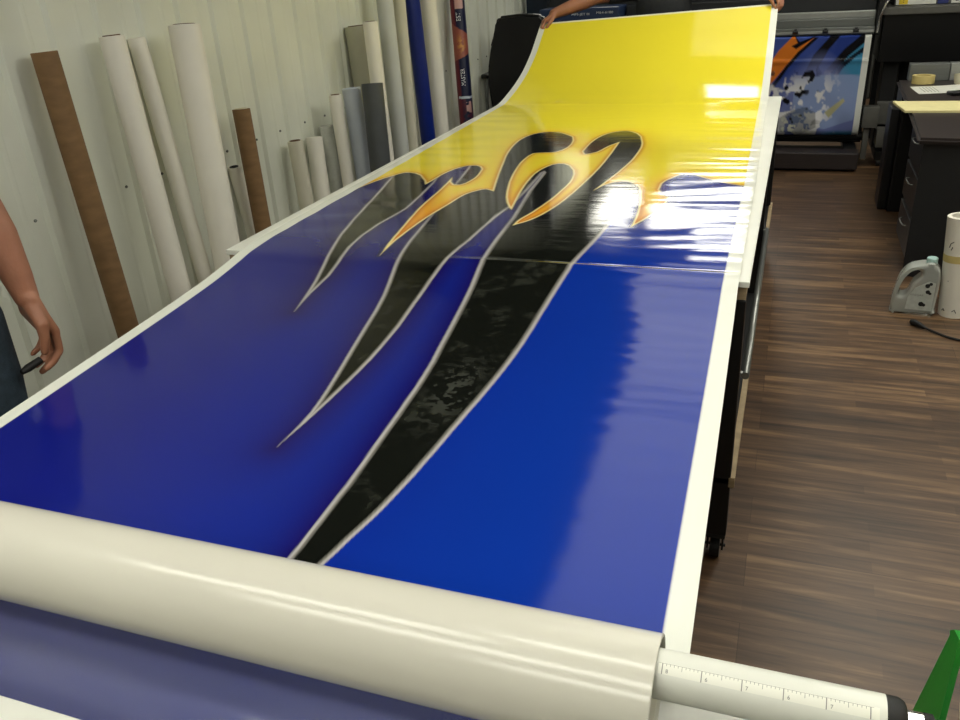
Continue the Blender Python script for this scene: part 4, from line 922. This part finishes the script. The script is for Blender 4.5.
bm = B(); lathe(bm, Vector((.825, 4.20, 0)) + Vector((-.035, .01, .48)).normalized() * .27, (.790, 4.21, .48), [(0, .068), (0, .0688), (.035, .0688), (.035, .068)], 40); mk('tape_band', bm, M['tape'], fr, smooth=True)
bm = B()
def onroll(h, a):
    c = Vector((.825, 4.20, 0)).lerp(Vector((.790, 4.21, .48)), h / .48); return c + Vector((math.sin(a) * .0687, -math.cos(a) * .0687, 0))
for P in ([(.34, -.9), (.36, -.8), (.37, -.6)], [(.33, -.75), (.345, -.65)], [(.03, -1.0), (.04, -.9), (.03, -.8)], [(.035, -.3), (.045, -.15), (.03, -.05)], [(.18, -.75), (.18, -.72)]):
    bm = B(); tube(bm, [onroll(*q) for q in P], .002, 6); mk('pen_mark', bm, M['ink'], fr)
cb = thing('power_cable', 'black cable with its plug lying on the floor in front of the jug', 'cable', (.75, 3.9, 0))
bm = B(); tube(bm, smooth_pts([(.665, 3.985, .012), (.72, 3.93, .008), (.78, 3.885, .006), (.9, 3.85, .006), (1.2, 3.88, .006), (1.6, 4.1, .006), (2.2, 4.2, .006)], 8), .0055, 10); mk('cord', bm, M['rubber'], cb, smooth=True)
bm = B(); tube(bm, [(.625, 4.03, .014), (.632, 4.02, .016), (.655, 3.995, .016), (.675, 3.975, .010)], [.012, .015, .013, .007], 14); mk('plug', bm, M['rubber'], cb, smooth=True)

# ------------------------------------------------------------------ people
def limb(bm, pts, rad, n=20):
    """overlapping tapered capsules along a chain of joints"""
    for p, r in zip(pts, rad): ball(bm, p, r, u=n, v=n // 2)
    for i in range(len(pts) - 1):
        a, b = Vector(pts[i]), Vector(pts[i + 1])
        if (b - a).length > 1e-4: cyl(bm, a, b, rad[i], rad[i + 1], n=n)
def fuse(bm, voxel, smooth_it=6, fac=.5):
    me = bpy.data.meshes.new('tmp'); bm.to_mesh(me); bm.free(); o = bpy.data.objects.new('tmp', me); col.objects.link(o)
    m = o.modifiers.new('r', 'REMESH'); m.mode = 'VOXEL'; m.voxel_size = voxel
    s = o.modifiers.new('s', 'SMOOTH'); s.iterations = smooth_it; s.factor = fac
    r = bpy.data.meshes.new_from_object(o.evaluated_get(bpy.context.evaluated_depsgraph_get())); bpy.data.objects.remove(o); return r
def hand(bm, wrist, d, pn, tn, curls, thumb_in=.4, size=1.0, spread=.06, thumb_curl=35, tlen=1.0):
    """d: wrist to knuckles, pn: palm side, tn: thumb side (orthonormalised)"""
    W = Vector(wrist); d = Vector(d).normalized(); tn = Vector(tn); tn = (tn - d * tn.dot(d)).normalized(); pn0 = Vector(pn); pn = (pn0 - d * pn0.dot(d) - tn * pn0.dot(tn)).normalized()
    s = size
    offs = [.030, .010, -.011, -.030]; L = [.086, .090, .085, .077]; R = [.0098, .0098, .0092, .0082]
    PH = [(.045, .027, .022), (.049, .030, .023), (.045, .028, .022), (.035, .022, .019)]
    # palm: metacarpals as overlapping limbs
    for i in range(4):
        k = W + (d * L[i] + tn * offs[i]) * s
        limb(bm, [W + (d * .0 + tn * offs[i] * .55) * s, W + (d * L[i] * .5 + tn * offs[i] * .85 + pn * .004) * s, k], [.0175 * s, .0165 * s, .0125 * s])
        limb(bm, [W + tn * offs[i] * .5 * s, W + (d * .03 + tn * offs[i] * .7 + pn * .006) * s, k], [.017 * s, .017 * s, .011 * s])
        p = k; ang = 0; dirv = (d + tn * offs[i] * spread * 20).normalized(); pts = [p]; rr = [R[i] * s * 1.12]
        for j in range(3):
            ang += math.radians(curls[i][j]); v = (dirv * math.cos(ang) + pn * math.sin(ang)); p = p + v * PH[i][j] * s; pts.append(p); rr.append(R[i] * s * (1.0, .93, .80)[j])
        limb(bm, pts, rr, 16)
    # thenar and thumb
    b = W + (d * .018 + tn * .020 + pn * .008) * s
    c = W + (d * .050 + tn * .046 + pn * .020) * s
    limb(bm, [b, c], [.018 * s, .0145 * s])
    a0 = (d * .95 + tn * (.3 - thumb_in * .4) + pn * (.12 + thumb_in * .35)).normalized(); a1 = (a0 + (pn * .5 - tn * .8) * math.radians(thumb_curl)).normalized()
    limb(bm, [c, c + a0 * .034 * s * tlen, c + (a0 * .034 + a1 * .029) * s * tlen], [.0138 * s, .0112 * s, .0092 * s], 16)
def head(t, c, f, up=(0, 0, 1), hairm='hair', bmb=None):
    """head centre c, facing f; the skull goes into the body mesh bmb, hair and eyes become children of t"""
    c = Vector(c); f = Vector(f).normalized(); up = Vector(up); r = f.cross(up).normalized(); up = r.cross(f)
    R = Matrix((r, f, up)).transposed()
    P = lambda x, y, z: c + R @ Vector((x, y, z))
    ball(bmb, P(0, -.012, .025), .095, (.82, 1.0, 1.0), rot=R)
    ball(bmb, P(0, .012, -.03), .075, (.86, 1.0, 1.15), rot=R)
    ball(bmb, P(0, .050, -.088), .030, (1.1, .9, .8), rot=R)                       # chin
    limb(bmb, [P(0, .088, .012), P(0, .104, -.018)], [.008, .0115])                 # nose
    ball(bmb, P(-.010, .097, -.022), .007); ball(bmb, P(.010, .097, -.022), .007)
    for s in (-1, 1):
        ball(bmb, P(s * .080, -.005, -.005), .026, (.35, .65, 1.05), rot=R)        # ears
        limb(bmb, [P(s * .014, .083, .026), P(s * .045, .070, .028)], [.008, .007]) # brows
        limb(bmb, [P(s * .03, .066, -.03), P(s * .045, .05, -.028)], [.018, .016])
    for s in (-1, 1):
        ball(bmb, P(s * .031, .0725, .0155), .013, (1.35, .9, .62), rot=R); ball(bmb, P(s * .031, .072, -.003), .012, (1.35, .85, .5), rot=R)
    ball(bmb, P(0, .080, -.052), .013, (1.7, .7, .7), rot=R)
    for s in (-1, 1):
        bm = B(); ball(bm, P(s * .031, .0705, .007), .0118); e = mk('eye', bm, M['eye'], t, smooth=True)
        bm = B(); ball(bm, P(s * .031, .0775, .0065), .0056); mk('iris', bm, M['iris'], e, smooth=True)
    bm = B(); ball(bm, P(0, .088, -.050), .011, (1.9, .45, .35), rot=R); mk('lips', bm, M['lips'], t, smooth=True)
    bm = B(); ball(bm, P(0, -.022, .040), .099, (.86, 1.0, 1.0), rot=R); ball(bm, P(0, -.045, .0), .085, (.9, .8, 1.05), rot=R)
    # carve the face side away
    bmesh.ops.bisect_plane(bm, geom=bm.verts[:] + bm.edges[:] + bm.faces[:], plane_co=P(0, .045, .05), plane_no=R @ Vector((0, 1, -.75)), clear_outer=True)
    bmesh.ops.holes_fill(bm, edges=bm.edges[:]); me = fuse(bm, .007, 4); mk('hair', me, M[hairm], t, smooth=True, angle=180)

def person(name, label, base, f, shoulders, elbows, wrists, hands, shirt, sleeves=.45, hz=.95, stoop=0, feet=None, zs=1.45):
    """standing figure: base (x,y), facing f; arms: [left, right] joints"""
    t = thing(name, label, 'person', (base[0], base[1], 0))
    f = Vector((*f, 0)).normalized(); r = f.cross(Vector((0, 0, 1))); c = Vector((base[0], base[1], 0)); U = Vector((0, 0, 1))
    R = Matrix((r, f, U)).transposed()
    P = lambda x, y, z: c + r * x + f * y + U * z
    bm = B()
    ball(bm, P(0, 0, hz), .15, (1.12, .78, .85), rot=R); ball(bm, P(0, .005, 1.13), .14, (1.02, .76, 1.2), rot=R); ball(bm, P(0, .0, 1.30), .155, (1.1, .74, 1.0), rot=R)
    limb(bm, [shoulders[0], P(0, -.01, 1.42), shoulders[1]], [.062, .085, .062]); limb(bm, [P(0, -.015, 1.42), P(0, .0, 1.54), P(0, .01, 1.60)], [.075, .056, .055])
    for s, sh, el, wr in zip((-1, 1), shoulders, elbows, wrists):
        m1 = Vector(el).lerp(Vector(wr), .3)
        limb(bm, [sh, Vector(sh).lerp(Vector(el), .5), el, m1, Vector(el).lerp(Vector(wr), .75), wr], [.056, .050, .044, .048, .039, .031])
        hx, kx = s * .095, s * .10
        limb(bm, [P(hx, 0, .92), P(hx, .01, .72), P(kx, .012, .50), P(kx, -.012, .36), P(kx, -.02, .22), P(kx, -.025, .09)], [.092, .082, .056, .056, .045, .036])
        limb(bm, [P(kx, -.04, .05), P(kx, .06, .045), P(kx, .14, .035)], [.036, .035, .028])
    for h in hands: hand(bm, *h[0], **h[1])
    head(t, P(0, .02, 1.665), f, bmb=bm)
    mk('body', fuse(bm, .0048, 5, .45), M['skin'], t, smooth=True, angle=180)
    # shirt
    bm = B()
    ball(bm, P(0, .0, 1.00), .158, (1.14, .84, .75), rot=R); ball(bm, P(0, .008, 1.13), .153, (1.06, .84, 1.2), rot=R); ball(bm, P(0, .0, 1.30), .166, (1.12, .80, 1.0), rot=R)
    limb(bm, [shoulders[0], P(0, -.01, 1.42), shoulders[1]], [.074, .094, .074]); limb(bm, [P(0, -.012, 1.42), P(0, -.004, 1.505)], [.086, .067])
    cyl(bm, P(0, 0, .90), P(0, 0, 1.05), .168, .155)
    for sh, el in zip(shoulders, elbows):
        e = Vector(sh).lerp(Vector(el), sleeves * 2 if sleeves < .5 else 1); limb(bm, [sh, Vector(sh).lerp(e, .5)], [.072, .066]); cyl(bm, Vector(sh).lerp(e, .5), e, .066, .062)
    mk('shirt', fuse(bm, .0075, 5), shirt, t, smooth=True, angle=180)
    bm = B()
    ball(bm, P(0, 0, .93), .155, (1.14, .82, .75), rot=R)
    for s in (-1, 1):
        hx, kx = s * .095, s * .10
        limb(bm, [P(hx, 0, .90), P(hx, .012, .72), P(kx, .014, .50), P(kx, -.010, .36), P(kx, -.02, .22)], [.104, .095, .070, .068, .062]); cyl(bm, P(kx, -.02, .22), P(kx, -.02, .06), .062, .064)
    mk('trousers', fuse(bm, .0075, 5), M['denim'], t, smooth=True, angle=180)
    for s in (-1, 1):
        kx = s * .10; bm = B(); limb(bm, [P(kx, -.045, .055), P(kx, .06, .052), P(kx, .155, .043)], [.045, .046, .038]); cyl(bm, P(kx, -.03, .06), P(kx, -.03, .12), .045, .043)
        box(bm, P(kx, .06, .012) - Vector((.045 if abs(r.x) > .5 else .14, .14 if abs(r.x) > .5 else .045, .012)), P(kx, .06, .012) + Vector((.045 if abs(r.x) > .5 else .14, .14 if abs(r.x) > .5 else .045, .012)), .01)
        mk('shoe', fuse(bm, .006, 4), M['shoe'], t, smooth=True, angle=180)
    return t
# left: facing the table (+X); his left arm (+Y side) hangs in view
LW = Vector((-1.862, 1.518, .925))
person('person', 'person at the left edge in dark jeans, bare arm hanging beside the wall', (-1.975, 1.30), (1, 0),
       [(-1.99, 1.475, 1.43), (-2.0, 1.11, 1.43)], [(-1.925, 1.530, 1.165), (-1.99, .99, 1.155)], [LW, (-1.90, 1.0, .90)],
       [((LW, (.12, .22, -1), (-.25, -1, -.1), (1, -.3, .1), [(18, 42, 18), (18, 42, 18), (18, 42, 18), (16, 42, 18)]), dict(thumb_in=.7, thumb_curl=14, size=1.2, spread=.02)),
        (((-1.90, 1.0, .90), (.1, 0, -1), (-.2, 1, 0), (1, .2, 0), [(20, 30, 20)] * 4), dict(thumb_in=.3))], M['grey_shirt'])
bm = B(); tube(bm, [(-1.838, 1.415, .757), (-1.836, 1.435, .760), (-1.832, 1.475, .766)], [.007, .011, .010], 14)
tag(mk('tool_handle', bm, M['rubber'], smooth=True), 'small dark tool handle held in the hanging fist at the left', 'tool')
# back: behind the raised end of the sheet, facing the camera
HL, HR = Vector((-.185, 5.735, 1.395)), Vector((-1.535, 5.725, 1.315))
person('person', 'person in a charcoal shirt holding up the far end of the printed sheet', (-.86, 5.99), (0, -1),
       [(-.665, 5.985, 1.43), (-1.055, 5.985, 1.43)], [(-.43, 5.86, 1.46), (-1.28, 5.86, 1.40)], [HL, HR],
       [((HL, (.62, -.55, -.45), (0, .25, -1), (-.1, -1, -.1), [(30, 55, 35), (32, 58, 36), (35, 60, 36), (38, 60, 36)]), dict(thumb_in=.35)),
        ((HR, (-.62, -.55, -.45), (0, .25, -1), (.1, -1, -.1), [(30, 55, 35), (32, 58, 36), (35, 60, 36), (38, 60, 36)]), dict(thumb_in=.35))], M['shirt'], sleeves=.35)

# ------------------------------------------------------------------ world and view
w = bpy.data.worlds.new('world'); scene.world = w; w.use_nodes = True
w.node_tree.nodes['Background'].inputs['Color'].default_value = (.5, .5, .48, 1); w.node_tree.nodes['Background'].inputs['Strength'].default_value = .05
vs = scene.view_settings; vs.view_transform = 'Standard'; vs.look = 'None'; vs.exposure = EXPO; vs.gamma = 1; vs.use_curve_mapping = False
scene.cycles.max_bounces = 8; scene.cycles.transparent_max_bounces = 16
scene.cycles.caustics_reflective = False; scene.cycles.caustics_refractive = False
scene.cycles.use_denoising = True
